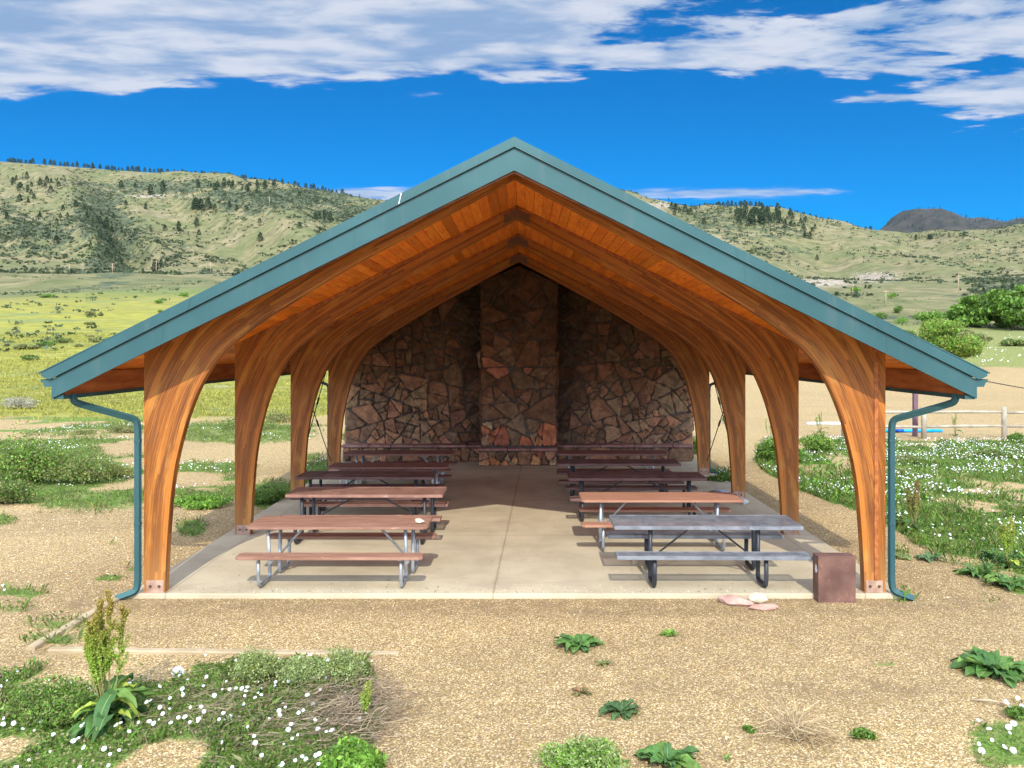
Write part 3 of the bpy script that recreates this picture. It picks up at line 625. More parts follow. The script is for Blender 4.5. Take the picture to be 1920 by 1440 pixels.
for s in (-1, 1):
    xa = AX+s*5.44; xb = AX+s*5.48
    part(MB().box(min(xa, xb), max(xa, xb), 9.946, YB, 2.555, ceil_z(5.46)-.012).build('eave_board', M['board']))
    xa = AX+s*5.43; xb = AX+s*5.552
    part(MB().box(min(xa, xb), max(xa, xb), 9.892, YB, 2.505, 2.553).build('eave_flashing', M['green']))
    xa = AX+s*5.485; xb = AX+s*5.552
    part(MB().box(min(xa, xb), max(xa, xb), 9.892, YB, 2.555, 2.755).build('eave_fascia', M['green']))
    gx = lambda q: AX+s*(5.558+q)
    g = MB(); sec = [(0, 2.745), (0, 2.655), (.085, 2.655), (.10, 2.70), (.125, 2.715), (.135, 2.745), (.125, 2.747), (.118, 2.722), (.093, 2.708), (.078, 2.665), (.006, 2.665), (.006, 2.747)]
    g.prism([(gx(a), z) for a, z in sec][::(1 if s > 0 else -1)], 9.87, YB)
    g.prism([(gx(.0), 2.744), (gx(.0), 2.656), (gx(.085), 2.656), (gx(.10), 2.70), (gx(.125), 2.716), (gx(.134), 2.744)], 9.862, 9.8695)
    part(g.build('gutter', M['green']))
    # downspouts
    w, dp = .034, .028
    pr = []
    for (x0, y0, x1, y1) in ((-w, -dp, w, -dp), (w, -dp, w, dp), (w, dp, -w, dp), (-w, dp, -w, -dp)):
        for q in range(6):
            u = q/6; nx_, ny_ = (y1-y0), -(x1-x0); L = math.hypot(nx_, ny_); dd = -.0035 if q % 2 else 0
            pr.append((x0+(x1-x0)*u+nx_/L*dd, y0+(y1-y0)*u+ny_/L*dd))
    for (yt, yw) in ((10.12, 10.43), (20.75, 20.68)):
        pts = [(AX+s*5.44, yt, 2.56), (AX+s*5.43, yt, 2.46), (AX+s*5.30, yt+(yw-yt)*.25, 2.40), (AX+s*4.80, yw, 2.215), (AX+s*4.785, yw, 2.08), (AX+s*4.785, yw, .16), (AX+s*4.80, yw-.01, .04), (AX+s*5.02, yw-.10, -.03)]
        dn = MB().sweep(fillet(pts, .11, 6), pr, up=Vector((0, 1, 0)), smooth=False)
        o = part(dn.build('downspout', M['green']))
        for zz_ in (1.93, .88):
            q = MB().box(AX+s*4.785-w-.004, AX+s*4.785+w+.004, yw-dp-.004, yw+dp+.004, zz_, zz_+.035).build('bracket', M['green']); q.parent = o
    # X brace of rods with turnbuckles between the third and fourth arches
    xx = AX+s*4.66
    for (A_, B_) in (((xx, 17.25, .35), (xx+s*.02, 20.38, 2.95)), ((xx+s*.03, 17.25, 2.95), (xx+s*.01, 20.38, .35))):
        o = part(MB().tube([A_, B_], .011, 6).build('brace_rod', M['cable']))
        a, b_ = Vector(A_), Vector(B_); c_ = a.lerp(b_, .60); dd = (b_-a).normalized()*.13
        q = MB().tube([c_-dd, c_-dd*.8, c_+dd*.8, c_+dd], .024, 6, radii=[.5, 1, 1, .5]).build('turnbuckle', M['cable']); q.parent = o

# ---- fieldstone wall
def clip(poly, px, py, nx_, ny_):      # keep side where (p-P).n <= 0
    out = []; n = len(poly)
    for i in range(n):
        a, b_ = poly[i], poly[(i+1) % n]; da = (a[0]-px)*nx_+(a[1]-py)*ny_; db = (b_[0]-px)*nx_+(b_[1]-py)*ny_
        if da <= 0: out.append(a)
        if (da < 0 < db) or (db < 0 < da): u = da/(da-db); out.append((a[0]+(b_[0]-a[0])*u, a[1]+(b_[1]-a[1])*u))
    return out
def convex_clip(poly, region):
    n = len(region)
    for i in range(n):
        (x1, y1), (x2, y2) = region[i], region[(i+1) % n]; dx, dy = x2-x1, y2-y1; L = math.hypot(dx, dy)
        poly = clip(poly, x1, y1, dy/L, -dx/L)
        if len(poly) < 3: return []
    return poly
PAL = [tuple(q*k_ for q, k_ in zip(c_, (1.30, 1.28, 1.12))) for c_ in [(.20, .095, .058), (.25, .115, .068), (.29, .135, .082), (.17, .105, .070), (.22, .155, .10), (.32, .15, .09), (.15, .085, .06), (.27, .165, .105), (.19, .13, .09), (.34, .165, .115), (.24, .10, .07)]]
def stones(mb, region, size, org, ud, nd, shade, seed, tall=1.):
    """region: convex counter-clockwise polygon in (u, z); stones stand proud along nd"""
    rn = random.Random(seed)
    def area(P): return abs(sum(P[i][0]*P[(i+1) % len(P)][1]-P[(i+1) % len(P)][0]*P[i][1] for i in range(len(P))))/2
    def split(P, depth=0):
        A_ = area(P); lim = size*size*rn.choice((.25, .5, .9, 1.3, 1.9, 2.8))*.80*tall
        far_ = max(((p, q) for i, p in enumerate(P) for q in P[i+1:]), key=lambda e: math.hypot(e[0][0]-e[1][0], e[0][1]-e[1][1]))
        Lg = math.hypot(far_[0][0]-far_[1][0], far_[0][1]-far_[1][1])
        if (A_ < lim and Lg < 2.3*math.sqrt(A_)) or depth > 12 or A_ < .006: return [P]
        best = None
        for _try in range(7):
            u = rn.uniform(.34, .66); c = (far_[0][0]*(1-u)+far_[1][0]*u, far_[0][1]*(1-u)+far_[1][1]*u)
            an = math.atan2(far_[1][1]-far_[0][1], far_[1][0]-far_[0][0])+rn.gauss(0, .34); nx_, ny_ = math.cos(an), math.sin(an)
            P1, P2 = clip(P, c[0], c[1], nx_, ny_), clip(P, c[0], c[1], -nx_, -ny_)
            if len(P1) < 3 or len(P2) < 3: continue
            sc_ = (len(P1) == 3)+(len(P2) == 3)+.5*(len(P1) > 5)+.5*(len(P2) > 5)
            if best is None or sc_ < best[0]: best = (sc_, P1, P2)
            if sc_ == 0: break
        if best is None: return [P]
        return split(best[1], depth+1)+split(best[2], depth+1)
        u = rn.uniform(.34, .66); c = (far_[0][0]*(1-u)+far_[1][0]*u, far_[0][1]*(1-u)+far_[1][1]*u)
        an = math.atan2(far_[1][1]-far_[0][1], far_[1][0]-far_[0][0])+rn.gauss(0, .38); nx_, ny_ = math.cos(an), math.sin(an)
        P1, P2 = clip(P, c[0], c[1], nx_, ny_), clip(P, c[0], c[1], -nx_, -ny_)
        if len(P1) < 3 or len(P2) < 3: return [P]
        return split(P1, depth+1)+split(P2, depth+1)
    for poly in split(list(region)):
        cu = sum(p[0] for p in poly)/len(poly); cz = sum(p[1] for p in poly)/len(poly)
        ring = []
        n = len(poly)
        for q in range(n):       # cut corners unevenly, wobble the edges
            a, b_ = poly[q], poly[(q+1) % n]; L = math.hypot(b_[0]-a[0], b_[1]-a[1])
            if L < .03: ring.append(a); continue
            for w in ((rn.choice((.05, .12, .2)), .3, .5, .7, 1-rn.choice((.05, .12, .2))) if L > .14 else (.2, .8)):
                ring.append((a[0]+(b_[0]-a[0])*w+rn.uniform(-.023, .023), a[1]+(b_[1]-a[1])*w+rn.uniform(-.023, .023)))
        rad_ = max(min(math.hypot(p[0]-cu, p[1]-cz) for p in ring), .02); g = rn.uniform(.006, .018)
        k1 = 1-g/rad_*.7 if rad_ > g*2 else .7
        base = [(cu+(p[0]-cu)*k1, cz+(p[1]-cz)*k1) for p in ring]
        dep = rn.uniform(.03, .10); tx, tz = rn.uniform(-.12, .12), rn.uniform(-.12, .12)
        col = [.62*q+.38*m__ for q, m__ in zip(rn.choice(PAL), (.29, .175, .105))]; f = rn.uniform(.75, 1.25)*shade(cu, cz)
        if isinstance(f, tuple): f = 1
        col = [c*f for c in col]; ex = shade(cu, cz, True)
        if ex and rn.random() < ex[1]: col = list(rn.choice(ex[0]))
        levels = [(1., -.02), (1., dep*.55), (.93, dep*.92), (.72, dep*1.06), (.35, dep*1.1)]
        vs = []; m_ = len(base)
        for sc_, dp_ in levels:
            for (pu, pz) in base:
                uu, z2 = cu+(pu-cu)*sc_, cz+(pz-cz)*sc_; dd = dp_+((uu-cu)*tx+(z2-cz)*tz)*(1 if dp_ > 0 else 0)+(rn.uniform(-.007, .007) if dp_ > .01 else 0)
                vs.append(Vector(org)+Vector(ud)*uu+Vector(nd)*dd+Vector((0, 0, z2)))
        vs.append(Vector(org)+Vector(ud)*cu+Vector(nd)*dep*1.08+Vector((0, 0, cz)))
        fs = [(l*m_+q, l*m_+(q+1) % m_, (l+1)*m_+(q+1) % m_, (l+1)*m_+q) for l in range(len(levels)-1) for q in range(m_)]
        fs += [((len(levels)-1)*m_+q, (len(levels)-1)*m_+(q+1) % m_, len(vs)-1) for q in range(m_)]
        mb.add(vs, fs, 0, col=tuple(col))
TAN = [(.46, .36, .22), (.40, .30, .20)]
ORG = [(.50, .21, .09), (.56, .30, .14), (.44, .15, .07), (.52, .36, .20), (.36, .12, .07)]
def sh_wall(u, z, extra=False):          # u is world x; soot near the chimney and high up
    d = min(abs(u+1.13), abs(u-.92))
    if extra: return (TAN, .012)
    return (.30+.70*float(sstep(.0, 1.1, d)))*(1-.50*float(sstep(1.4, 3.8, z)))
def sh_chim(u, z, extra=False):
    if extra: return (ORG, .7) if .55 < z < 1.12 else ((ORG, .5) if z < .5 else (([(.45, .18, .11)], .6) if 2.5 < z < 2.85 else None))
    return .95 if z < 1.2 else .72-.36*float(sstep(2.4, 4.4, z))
WY = 23.2; XL, XR = -5.02, 4.79; CX0, CX1 = -1.13, .90; CY0 = 22.2
wall = MB()
wall.prism([(XL+.03, -.05), (CX1+3.86, -.05), (XR-.03, ceil_z(4.87)-.006), (AX+.0, ZR-.006), (XL+.03, ceil_z(4.91)-.006)], WY+.03, WY+.42)
w = part(wall.build('stone_wall', M['mortar']))
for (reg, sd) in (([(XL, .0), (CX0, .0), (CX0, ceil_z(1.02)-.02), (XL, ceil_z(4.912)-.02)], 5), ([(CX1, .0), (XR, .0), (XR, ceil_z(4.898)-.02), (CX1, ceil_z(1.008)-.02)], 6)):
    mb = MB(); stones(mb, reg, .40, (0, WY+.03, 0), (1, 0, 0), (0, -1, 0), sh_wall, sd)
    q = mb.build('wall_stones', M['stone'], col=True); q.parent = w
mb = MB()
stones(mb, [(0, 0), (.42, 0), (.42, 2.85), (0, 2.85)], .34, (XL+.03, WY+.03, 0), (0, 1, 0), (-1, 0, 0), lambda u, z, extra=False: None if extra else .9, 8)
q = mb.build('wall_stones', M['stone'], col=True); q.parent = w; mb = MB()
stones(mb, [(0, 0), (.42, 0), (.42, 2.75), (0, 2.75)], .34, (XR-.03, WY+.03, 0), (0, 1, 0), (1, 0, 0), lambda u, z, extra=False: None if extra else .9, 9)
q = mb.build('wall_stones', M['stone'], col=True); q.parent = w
# low stone seat along the wall
for (a, b_, sd) in ((XL+.02, CX0-.06, 12), (CX1+.06, XR-.10, 13)):
    q = MB().box(a, b_, 22.80, WY+.02, -.02, .40).build('bench_base', M['mortar']); q.parent = w
    mb = MB(); stones(mb, [(a, .0), (b_, .0), (b_, .39), (a, .39)], .42, (0, 22.80, 0), (1, 0, 0), (0, -1, 0), lambda u, z, extra=False: None if extra else .95, sd)
    q = mb.build('bench_stones', M['stone'], col=True); q.parent = w
    mb = MB(); x = a-.03
    while x < b_:
        x1 = min(x+random.uniform(.5, .95), b_+.03); mb.box(x, x1-.012, 22.70+random.uniform(-.015, .015), WY-.01, .402, .462+random.uniform(-.006, .006), ch=.012); x = x1
    q = mb.build('stone_ledge', M['ledge']); q.parent = w
chm = part(MB().prism([(CX0+.03, -.03), (CX1-.03, -.03), (CX1-.03, 4.92), (AX, 5.38), (CX0+.03, 4.95)], CY0+.03, WY+.02).build('chimney', M['mortar']))
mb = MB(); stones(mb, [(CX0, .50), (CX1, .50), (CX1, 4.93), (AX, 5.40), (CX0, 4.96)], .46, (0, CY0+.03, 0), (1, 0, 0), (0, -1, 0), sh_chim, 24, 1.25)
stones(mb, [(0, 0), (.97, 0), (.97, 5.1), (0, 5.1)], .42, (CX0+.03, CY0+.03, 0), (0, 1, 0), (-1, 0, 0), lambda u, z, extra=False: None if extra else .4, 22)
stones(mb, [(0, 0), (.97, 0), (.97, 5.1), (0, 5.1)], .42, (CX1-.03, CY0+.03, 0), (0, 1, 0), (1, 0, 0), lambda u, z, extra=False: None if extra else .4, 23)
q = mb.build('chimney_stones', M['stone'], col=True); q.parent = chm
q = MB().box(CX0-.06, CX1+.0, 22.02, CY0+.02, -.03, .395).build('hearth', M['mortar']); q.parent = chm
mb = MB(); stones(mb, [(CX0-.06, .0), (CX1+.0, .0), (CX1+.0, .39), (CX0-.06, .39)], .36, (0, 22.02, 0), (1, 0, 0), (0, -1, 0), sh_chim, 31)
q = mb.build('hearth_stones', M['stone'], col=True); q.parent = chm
mb = MB()
for a, b_ in ((CX0-.10, -.42), (-.41, .20), (.21, CX1+.03)): mb.box(a, b_-.01, 21.93, CY0+.0, .398, .465, ch=.012)
q = mb.build('hearth_ledge', M['ledge']); q.parent = chm

# ---- slab
sb = MB().box(-5.02, 4.86, 10.44, 23.6, -.25, 0., ch=.012).build('concrete_slab', M['concrete']); tag(sb, 'pale concrete slab floor of the shelter', kind='structure')

# ------------------------------------------------------------------ picnic tables
def xf(mb_o, **k): return mb_o
def table(style, W_, legx, top, frame, brace):
    """style 'wood' (planks) or 'mesh' (expanded metal); origin on the ground at the centre, long side along x"""
    t = empty('picnic_table'); hw = W_/2
    def slab_wood(y0, y1, z, n, nm, dx=0):
        mb = MB(); wd = (y1-y0)/n
        for i in range(n):
            a, b_ = y0+i*wd+.0015, y0+(i+1)*wd-.0015; c = .045
            L = -hw+dx; R = hw+dx
            P = [(L+(c if i == 0 else 0), a), (R-(c if i == 0 else 0), a), (R, a+(c if i == 0 else 0)), (R, b_-(c if i == n-1 else 0)), (R-(c if i == n-1 else 0), b_), (L+(c if i == n-1 else 0), b_), (L, b_-(c if i == n-1 else 0)), (L, a+(c if i == 0 else 0))]
            PP = [p for q, p in enumerate(P) if p != P[q-1]]
            bm = bmesh.new(); lo = [bm.verts.new((x, y, z-.040)) for x, y in PP]; up = [bm.verts.new((x, y, z)) for x, y in PP]; m_ = len(PP)
            bm.faces.new(lo[::-1]); bm.faces.new(up)
            for q in range(m_): bm.faces.new((lo[q], lo[(q+1) % m_], up[(q+1) % m_], up[q]))
            bmesh.ops.bevel(bm, geom=[e for e in bm.edges if abs(e.verts[0].co.z-e.verts[1].co.z) < 1e-4], offset=.006, segments=2, affect='EDGES')
            bm.verts.index_update(); mb.add([v.co.copy() for v in bm.verts], [[v.index for v in f.verts] for f in bm.faces]); bm.free()
        # bolts
        for sx in (-1, 1):
            for i in range(n): mb.tube([(sx*legx, y0+(i+.5)*wd, z-.001), (sx*legx, y0+(i+.5)*wd, z+.004)], .008, 6, mi=1)
        return mb.build(nm, [M[top], M['bolt']], t)
    def slab_mesh(y0, y1, z, nm):
        mb = MB(); r = .012; hgt = .048
        mb.box(-hw, hw, y0, y0+r, z-hgt, z, ch=.004); mb.box(-hw, hw, y1-r, y1, z-hgt, z, ch=.004)
        mb.box(-hw, -hw+r, y0+r, y1-r, z-hgt, z-.0005, ch=.004); mb.box(hw-r, hw, y0+r, y1-r, z-hgt, z-.0005, ch=.004)
        fl = .022   # solid border strip
        mb.box(-hw+r, hw-r, y0+r, y0+r+fl, z-.008, z-.003); mb.box(-hw+r, hw-r, y1-r-fl, y1-r, z-.008, z-.003)
        mb.box(-hw+r, -hw+r+fl, y0+r+fl, y1-r-fl, z-.008, z-.003); mb.box(hw-r-fl, hw-r, y0+r+fl, y1-r-fl, z-.008, z-.003)
        for sx in (-.33, .33): mb.box(sx*W_-.015, sx*W_+.015, y0+r+fl, y1-r-fl, z-.03, z-.0085)
        a0, a1, b0, b1 = -hw+r+fl, hw-r-fl, y0+r+fl, y1-r-fl; H_ = b1-b0; wd = .0062; sp = .034
        for sg in (1, -1):
            k = 0; x = a0-H_*.55
            while x < a1+H_*.55:
                p, q = (x, b0), (x+.55*H_, b1)
                if sg < 0: p, q = (x+.55*H_, b0), (x, b1)
                # clip to a0..a1
                dx = q[0]-p[0]; u0, u1 = 0., 1.
                for lim, sgn in ((a0, 1), (a1, -1)):
                    fa = (p[0]-lim)*sgn; fb = (q[0]-lim)*sgn
                    if fa < 0 and fb < 0: u0 = 2
                    elif fa < 0: u0 = max(u0, fa/(fa-fb))
                    elif fb < 0: u1 = min(u1, fa/(fa-fb))
                if u1-u0 > .02:
                    P = (p[0]+dx*u0, b0+H_*u0); Q = (p[0]+dx*u1, b0+H_*u1); zt = z-.0032-(.0005 if sg < 0 else 0)
                    vs = [(P[0]-wd, P[1], zt), (P[0]+wd, P[1], zt), (Q[0]+wd, Q[1], zt), (Q[0]-wd, Q[1], zt), (P[0]-wd, P[1], zt-.003), (P[0]+wd, P[1], zt-.003), (Q[0]+wd, Q[1], zt-.003), (Q[0]-wd, Q[1], zt-.003)]
                    mb.add(vs, [(0, 1, 2, 3), (7, 6, 5, 4), (0, 3, 7, 4), (1, 5, 6, 2)])
                x += sp
        return mb.build(nm, M[top], t, fix=False)
    if style == 'wood':
        slab_wood(-.365, .365, .765, 4, 'tabletop'); slab_wood(-.72, -.46, .452, 1, 'bench', -.02); slab_wood(.46, .72, .452, 1, 'bench', .02)
    else:
        slab_mesh(-.38, .38, .765, 'tabletop'); slab_mesh(-.73, -.46, .455, 'bench'); slab_mesh(.46, .73, .455, 'bench')
    R_ = .030 if style == 'mesh' else .0245
    for sx in (-1, 1):
        for sy in (-1, 1):
            x = sx*legx+sy*(.027 if style == 'wood' else .035)
            P = [(x, sy*.20, .722), (x, sy*.13, .20), (x, sy*.12, .033), (x, sy*.57, .033), (x, sy*.605, .16), (x, sy*.60, .41)]
            if style == 'mesh': P[0] = (x, sy*.24, .722); P[1] = (x, sy*.235, .2); P[2] = (x, sy*.23, .036); P[3] = (x, sy*.60, .036); P[4] = (x, sy*.63, .16); P[5] = (x, sy*.62, .41)
            l = MB().tube(fillet(P, .11, 6), R_, 10).build('leg', M[frame], t)
            q = MB().box(x-.02, x+.02, sy*.60-.11, sy*.60+.11, .405, .4115).build('bench_bracket', M[frame], l)
        q = MB().box(sx*legx-.022, sx*legx+.022, -.33, .33, .716, .7245).build('top_bracket', M[frame], t)
    for sx in (-1, 1):
        a = (sx*brace, 0, .722); b_ = (sx*legx, 0, .24)
        MB().tube(fillet([(sx*(brace-.06), 0, .712), a, b_], .03, 3), .017 if style == 'wood' else .013, 8).build('brace', M[frame], t)
        MB().tube([(sx*legx, -.2, .24), (sx*legx, .2, .24)], .014, 6).build('cross_bar', M[frame], t)
    return t
TG = 'picnic tables in two rows under the shelter'
T = [('wood', 2.40, .92, 'fadewood', 'galv', .48, -2.47, 11.20, 0., 'faded red-brown wooden picnic table with a pale rock on top, front of the left row'),
     ('mesh', 2.54, 1.0, 'brownmetal', 'black', .12, -2.57, 13.62, .003, 'brown metal mesh picnic table with black legs, second from the front in the left row'),
     ('mesh', 2.52, .98, 'darkmetal', 'black', .12, -2.93, 15.46, 0., 'dark brown mesh picnic table with black legs, third in the left row, in shade'),
     ('wood', 2.40, .92, 'brownwood', 'galv', .45, -2.72, 16.70, 0., 'dark brown plank picnic table with grey legs, fourth in the left row'),
     ('wood', 2.48, .92, 'brownwood', 'galv', .45, -2.82, 18.78, 0., 'dark brown plank picnic table nearest the stone wall, left of the chimney'),
     ('mesh', 2.50, .72, 'greymetal', 'black', .10, 2.46, 11.24, -.004, 'worn charcoal mesh picnic table with black legs beside the rusty steel box'),
     ('wood', 2.52, .92, 'salmon', 'galv', .48, 2.17, 13.13, .0, 'salmon-red wooden picnic table with silver legs, second from the front in the right row'),
     ('mesh', 2.52, 1.0, 'darkmetal', 'black', .12, 2.09, 15.32, 0., 'dark brown mesh picnic table directly behind the salmon-red wooden one'),
     ('mesh', 2.52, .95, 'darkmetal', 'black', .12, 1.98, 17.22, 0., 'dark brown mesh picnic table with black legs, fourth in the right row'),
     ('wood', 2.50, .95, 'brownwood', 'galv', .45, 2.02, 18.80, 0., 'brown plank picnic table nearest the stone wall, right of the chimney')]
protos = {}
for st, W_, lx, top, fr, br, x, y, rz, lb in T:
    key = (st, W_, lx, top, fr, br)
    o = copy_tree(protos[key]) if key in protos else table(*key)
    protos.setdefault(key, o)
    o.location = (x, y, 0); o.rotation_euler = (0, 0, rz+random.uniform(-.008, .008)); tag(o, lb, 'picnic table', TG)

# ------------------------------------------------------------------ rocks, box, lid, timbers
def rock(name, loc, sx, sy, sz, m, label, seed, rz=0.):
    rn = random.Random(seed); bm = bmesh.new(); bmesh.ops.create_icosphere(bm, subdivisions=3, radius=1)
    for _ in range(9):    # flat facets
        n = Vector((rn.uniform(-1, 1), rn.uniform(-1, 1), rn.uniform(-.6, 1))).normalized(); d = rn.uniform(.62, .85)
        for v in bm.verts:
            e = v.co.dot(n)-d
            if e > 0: v.co -= n*e
    for v in bm.verts:
        p = v.co*2.3; f = 1+(float(fbm(p.x+p.z*.7+seed, p.y-p.z*.4, 3, seed))-.5)*.18; v.co = Vector((v.co.x*sx*f, v.co.y*sy*f, v.co.z*sz*f))
    bmesh.ops.rotate(bm, verts=bm.verts, matrix=Matrix.Rotation(rz, 3, 'Z'))
    me = bpy.data.meshes.new(name); bm.to_mesh(me); bm.free(); me.materials.append(M[m]); o = link(name, me); o.location = loc
    return tag(o, label, 'rock')
rock('rock', (-1.40, 11.10, .79), .075, .10, .032, 'rockb', 'pale flat rock lying on the faded front left picnic table', 3, .4)
rock('rock', tuple(gp(1380, 1131)+Vector((0, 0, .03))), .23, .11, .07, 'rocka', 'mottled pink rock against the slab edge, left one of the three', 5, -.35)
rock('rock', tuple(gp(1421, 1128)+Vector((0, 0, .05))), .15, .10, .06, 'rockb', 'cream coloured flat rock beside the slab edge, behind the pink slab', 8, .1)
rock('rock', tuple(gp(1430, 1141)+Vector((0, 0, .02))), .20, .07, .055, 'rockd', 'flat reddish pink rock in front of the cream one at the slab edge', 11, .06)
rock('rock', (3.80+.62, 16.55, .05), .13, .10, .085, 'rockc', 'grey rock on the slab edge at the foot of the third right arch', 14, .2)
rock('rock', tuple(gp(334, 1270)+Vector((0, 0, .05))), .07, .05, .07, 'rockc', 'small pale grey stone standing in the green bed behind the tall dock plant', 17, .2)
rock('rock', tuple(gp(1912, 950)+Vector((0, 0, .02))), .22, .12, .06, 'rocka', 'pinkish stone on bare gravel in the flower patch at the right edge', 19, .2)

bx = tag(empty('steel_box', (3.925, 10.37, G0)), 'rusty brown steel box standing in front of the slab by the right front arch', 'box')
MB().box(-.235, .235, -.10, .10, -.08, .555, ch=.006).build('body', M['rust'], bx)
MB().box(-.238, .238, -.103, .103, .5552, .566, ch=.003).build('lid', M['rust'], bx)
pf = MB(); rn = random.Random(4)
ring = [(.5+.5*math.cos(a)*rn.uniform(.5, 1), .5+.5*math.sin(a)*rn.uniform(.5, 1)) for a in [i*math.pi/7 for i in range(14)]]
pf.add([(-.2365, -.085+.12*a, .33+.14*c) for a, c in ring], [tuple(range(14))]); pf.build('paint_patch', M['paint'], bx, fix=False)

def lathe(mb, prof_, cx, cy, k=28, mi=0):
    vs = [(cx+r*math.cos(2*math.pi*j/k), cy+r*math.sin(2*math.pi*j/k), z) for r, z in prof_ for j in range(k)]
    mb.add(vs, [(i*k+j, i*k+(j+1) % k, (i+1)*k+(j+1) % k, (i+1)*k+j) for i in range(len(prof_)-1) for j in range(k)], mi, smooth=True)
    return mb
o = lathe(MB(), [(.001, .085), (.09, .08), (.16, .066), (.215, .045), (.235, .024), (.265, .018), (.27, .008), (.262, .004), (.001, .002)], 0, 0).build('round_lid', M['lid'])
o.location = (4.22, 17.65, 0); tag(o, 'round silver domed metal lid lying on the slab by the third right arch', 'lid')

def timber(a, b_, w_, h_, label):
    a, b_ = Vector(a), Vector(b_); d = b_-a; mb = MB()
    n = 14; pr = [(-w_/2, -h_/2), (w_/2-.01, -h_/2), (w_/2, -h_/2+.01), (w_/2, h_/2-.012), (w_/2-.012, h_/2), (-w_/2+.012, h_/2), (-w_/2, h_/2-.012)]
    path = [a+d*(i/n)+Vector((0, random.uniform(-.004, .004), random.uniform(-.004, .004))) for i in range(n+1)]
    mb.sweep(path, pr, smooth=False); o = mb.build('landscape_timber', M['timber']); return tag(o, label, 'timber', 'timbers edging the gravel in front')
timber((-4.92, 8.55, -.045), (-1.30, 8.52, -.085), .10, .09, 'bleached timber lying across between the weedy bed and the gravel')
timber((-5.12, 10.55, -.05), (-5.16, 8.60, -.035), .10, .07, 'weathered timber running from the left downspout towards the weedy bed')

# ------------------------------------------------------------------ fence, poles, cable
fn = tag(empty('rail_fence', (9.5, 29.2, G0)), 'grey weathered two-rail wooden fence along the gravel arena', 'fence')
px_posts = [1583, 1732, 1883, 2034, 2185, 2336]
for i, p in enumerate(px_posts):
    x = (p-CX)*29.2/F-9.5
    MB().tube([(x, 0, -.2), (x+random.uniform(-.01, .01), 0, 1.10+random.uniform(-.04, .02)), (x, 0, 1.115)], .095, 10, radii=[1, .94, .75]).build('post', M['fencewood'], fn)
    if i:
        x0 = (px_posts[i-1]-CX)*29.2/F-9.5
        for z in (.93, .43):
            a = z+random.uniform(-.02, .02); b_ = z+random.uniform(-.02, .02)
            MB().tube([(x0+.05, 0, a), ((x+x0)/2, 0, (a+b_)/2+.012), (x-.05, 0, b_)], .052, 8, radii=[.8, 1, .8]).build('rail', M['fencewood'], fn)
sp = empty('steel_post', (14.27, 29.9, G0)); tag(sp, 'maroon painted square steel post standing behind the wooden fence', 'post')
MB().box(-.075, .075, -.075, .075, -.2, 2.55, ch=.008).build('shaft', M['purple'], sp); MB().box(-.08, .08, -.08, .08, 2.55, 2.575, ch=.006).build('cap', M['purple'], sp)
def jump_pole(x0, x1, y, z, m, label, bands=()):
    t = empty('ground_pole', ((x0+x1)/2, y, z)); L = (x1-x0)/2
    MB().tube([(-L, 0, 0), (L, 0, .0)], .062, 12).build('shaft', M[m], t)
    for b_ in bands: MB().tube([(b_-.16, 0, 0), (b_+.16, 0, 0)], .0635, 12).build('band', M['bluep2'], t)
    return tag(t, label, 'pole')
jump_pole(13.6, 15.95, 31.3, .02, 'bluep', 'bright blue round pole lying on the ground behind the fence', (-.45,))
jump_pole(11.95, 14.8, 34.6, -.0, 'whitep', 'white round pole lying on the gravel left of the blue pole')
w0 = Vector((AX+5.558+.13, 10.0, 2.73)); w1 = Vector((9.6, 12.6, 2.45))
tag(MB().tube([w0.lerp(w1, i/12)-Vector((0, 0, .10*math.sin(math.pi*i/12))) for i in range(13)], .006, 5).build('cable', M['cable']), 'thin dark cable running right from the gutter end', 'cable')

# ------------------------------------------------------------------ plants
BR = 1.0
def jit(cols, n, rng=RNG, v=.25):
    c = np.array(cols, dtype=float)[rng.integers(0, len(cols), n)]; return np.clip(c*(1+rng.uniform(-v, v, (n, 1))), 0, 1)
def unit(v): return v/np.maximum(np.linalg.norm(v, axis=-1, keepdims=True), 1e-9)
def diamonds(P, ln, wd, up=.0, rng=RNG, dirs=None):
    """leaf-sized faces: P (N,3) centres; up pushes the blades upright"""
    n = len(P); a = dirs if dirs is not None else rng.normal(size=(n, 3)); a = a.copy(); a[:, 2] += up; a = unit(a)
    b = unit(np.cross(a, rng.normal(size=(n, 3)))); ln = np.broadcast_to(ln, (n,))[:, None]; wd = np.broadcast_to(wd, (n,))[:, None]
    return np.stack([P-a*ln*.5, P+b*wd*.5-a*ln*.05, P+a*ln*.5, P-b*wd*.5-a*ln*.05], 1)
def blades(P, h, w, lean=.35, rng=RNG):
    n = len(P); ang = rng.uniform(0, 2*math.pi, n); s = np.stack([np.cos(ang), np.sin(ang), np.zeros(n)], 1)
    d = np.stack([rng.normal(0, lean, n), rng.normal(0, lean, n), np.ones(n)], 1); d = unit(d); h = np.broadcast_to(h, (n,))[:, None]; w = np.broadcast_to(w, (n,))[:, None]
    mid = P+d*h*.55; dr = np.stack([rng.normal(0, .3, n), rng.normal(0, .3, n), np.zeros(n)], 1)
    tip = P+d*h+dr*h
    return np.stack([P-s*w*.5, P+s*w*.5, mid+s*w*.36+(tip-mid)*.3, tip], 1)
def strip_stems(A, B, w, rng=RNG):
    d = unit(B-A); s = unit(np.cross(d, rng.normal(size=A.shape)))*(np.broadcast_to(w, (len(A),))[:, None])*.5
    return np.stack([A-s, A+s, B+s*.5, B-s*.5], 1)
def hz(P): P[:, 2] = H(P[:, 0], P[:, 1]); return P
def gz(x, y):
    """the ground as built near the shelter"""
    h = H(x, y); return np.where((x > -5.6) & (x < 5.4) & (y > 9.9) & (y < 24.2), G0-.012, h+(fbm(x*.8, y*.8, 4, 40)-.5)*.05*sstep(60, 30, np.maximum(y, 3.)))
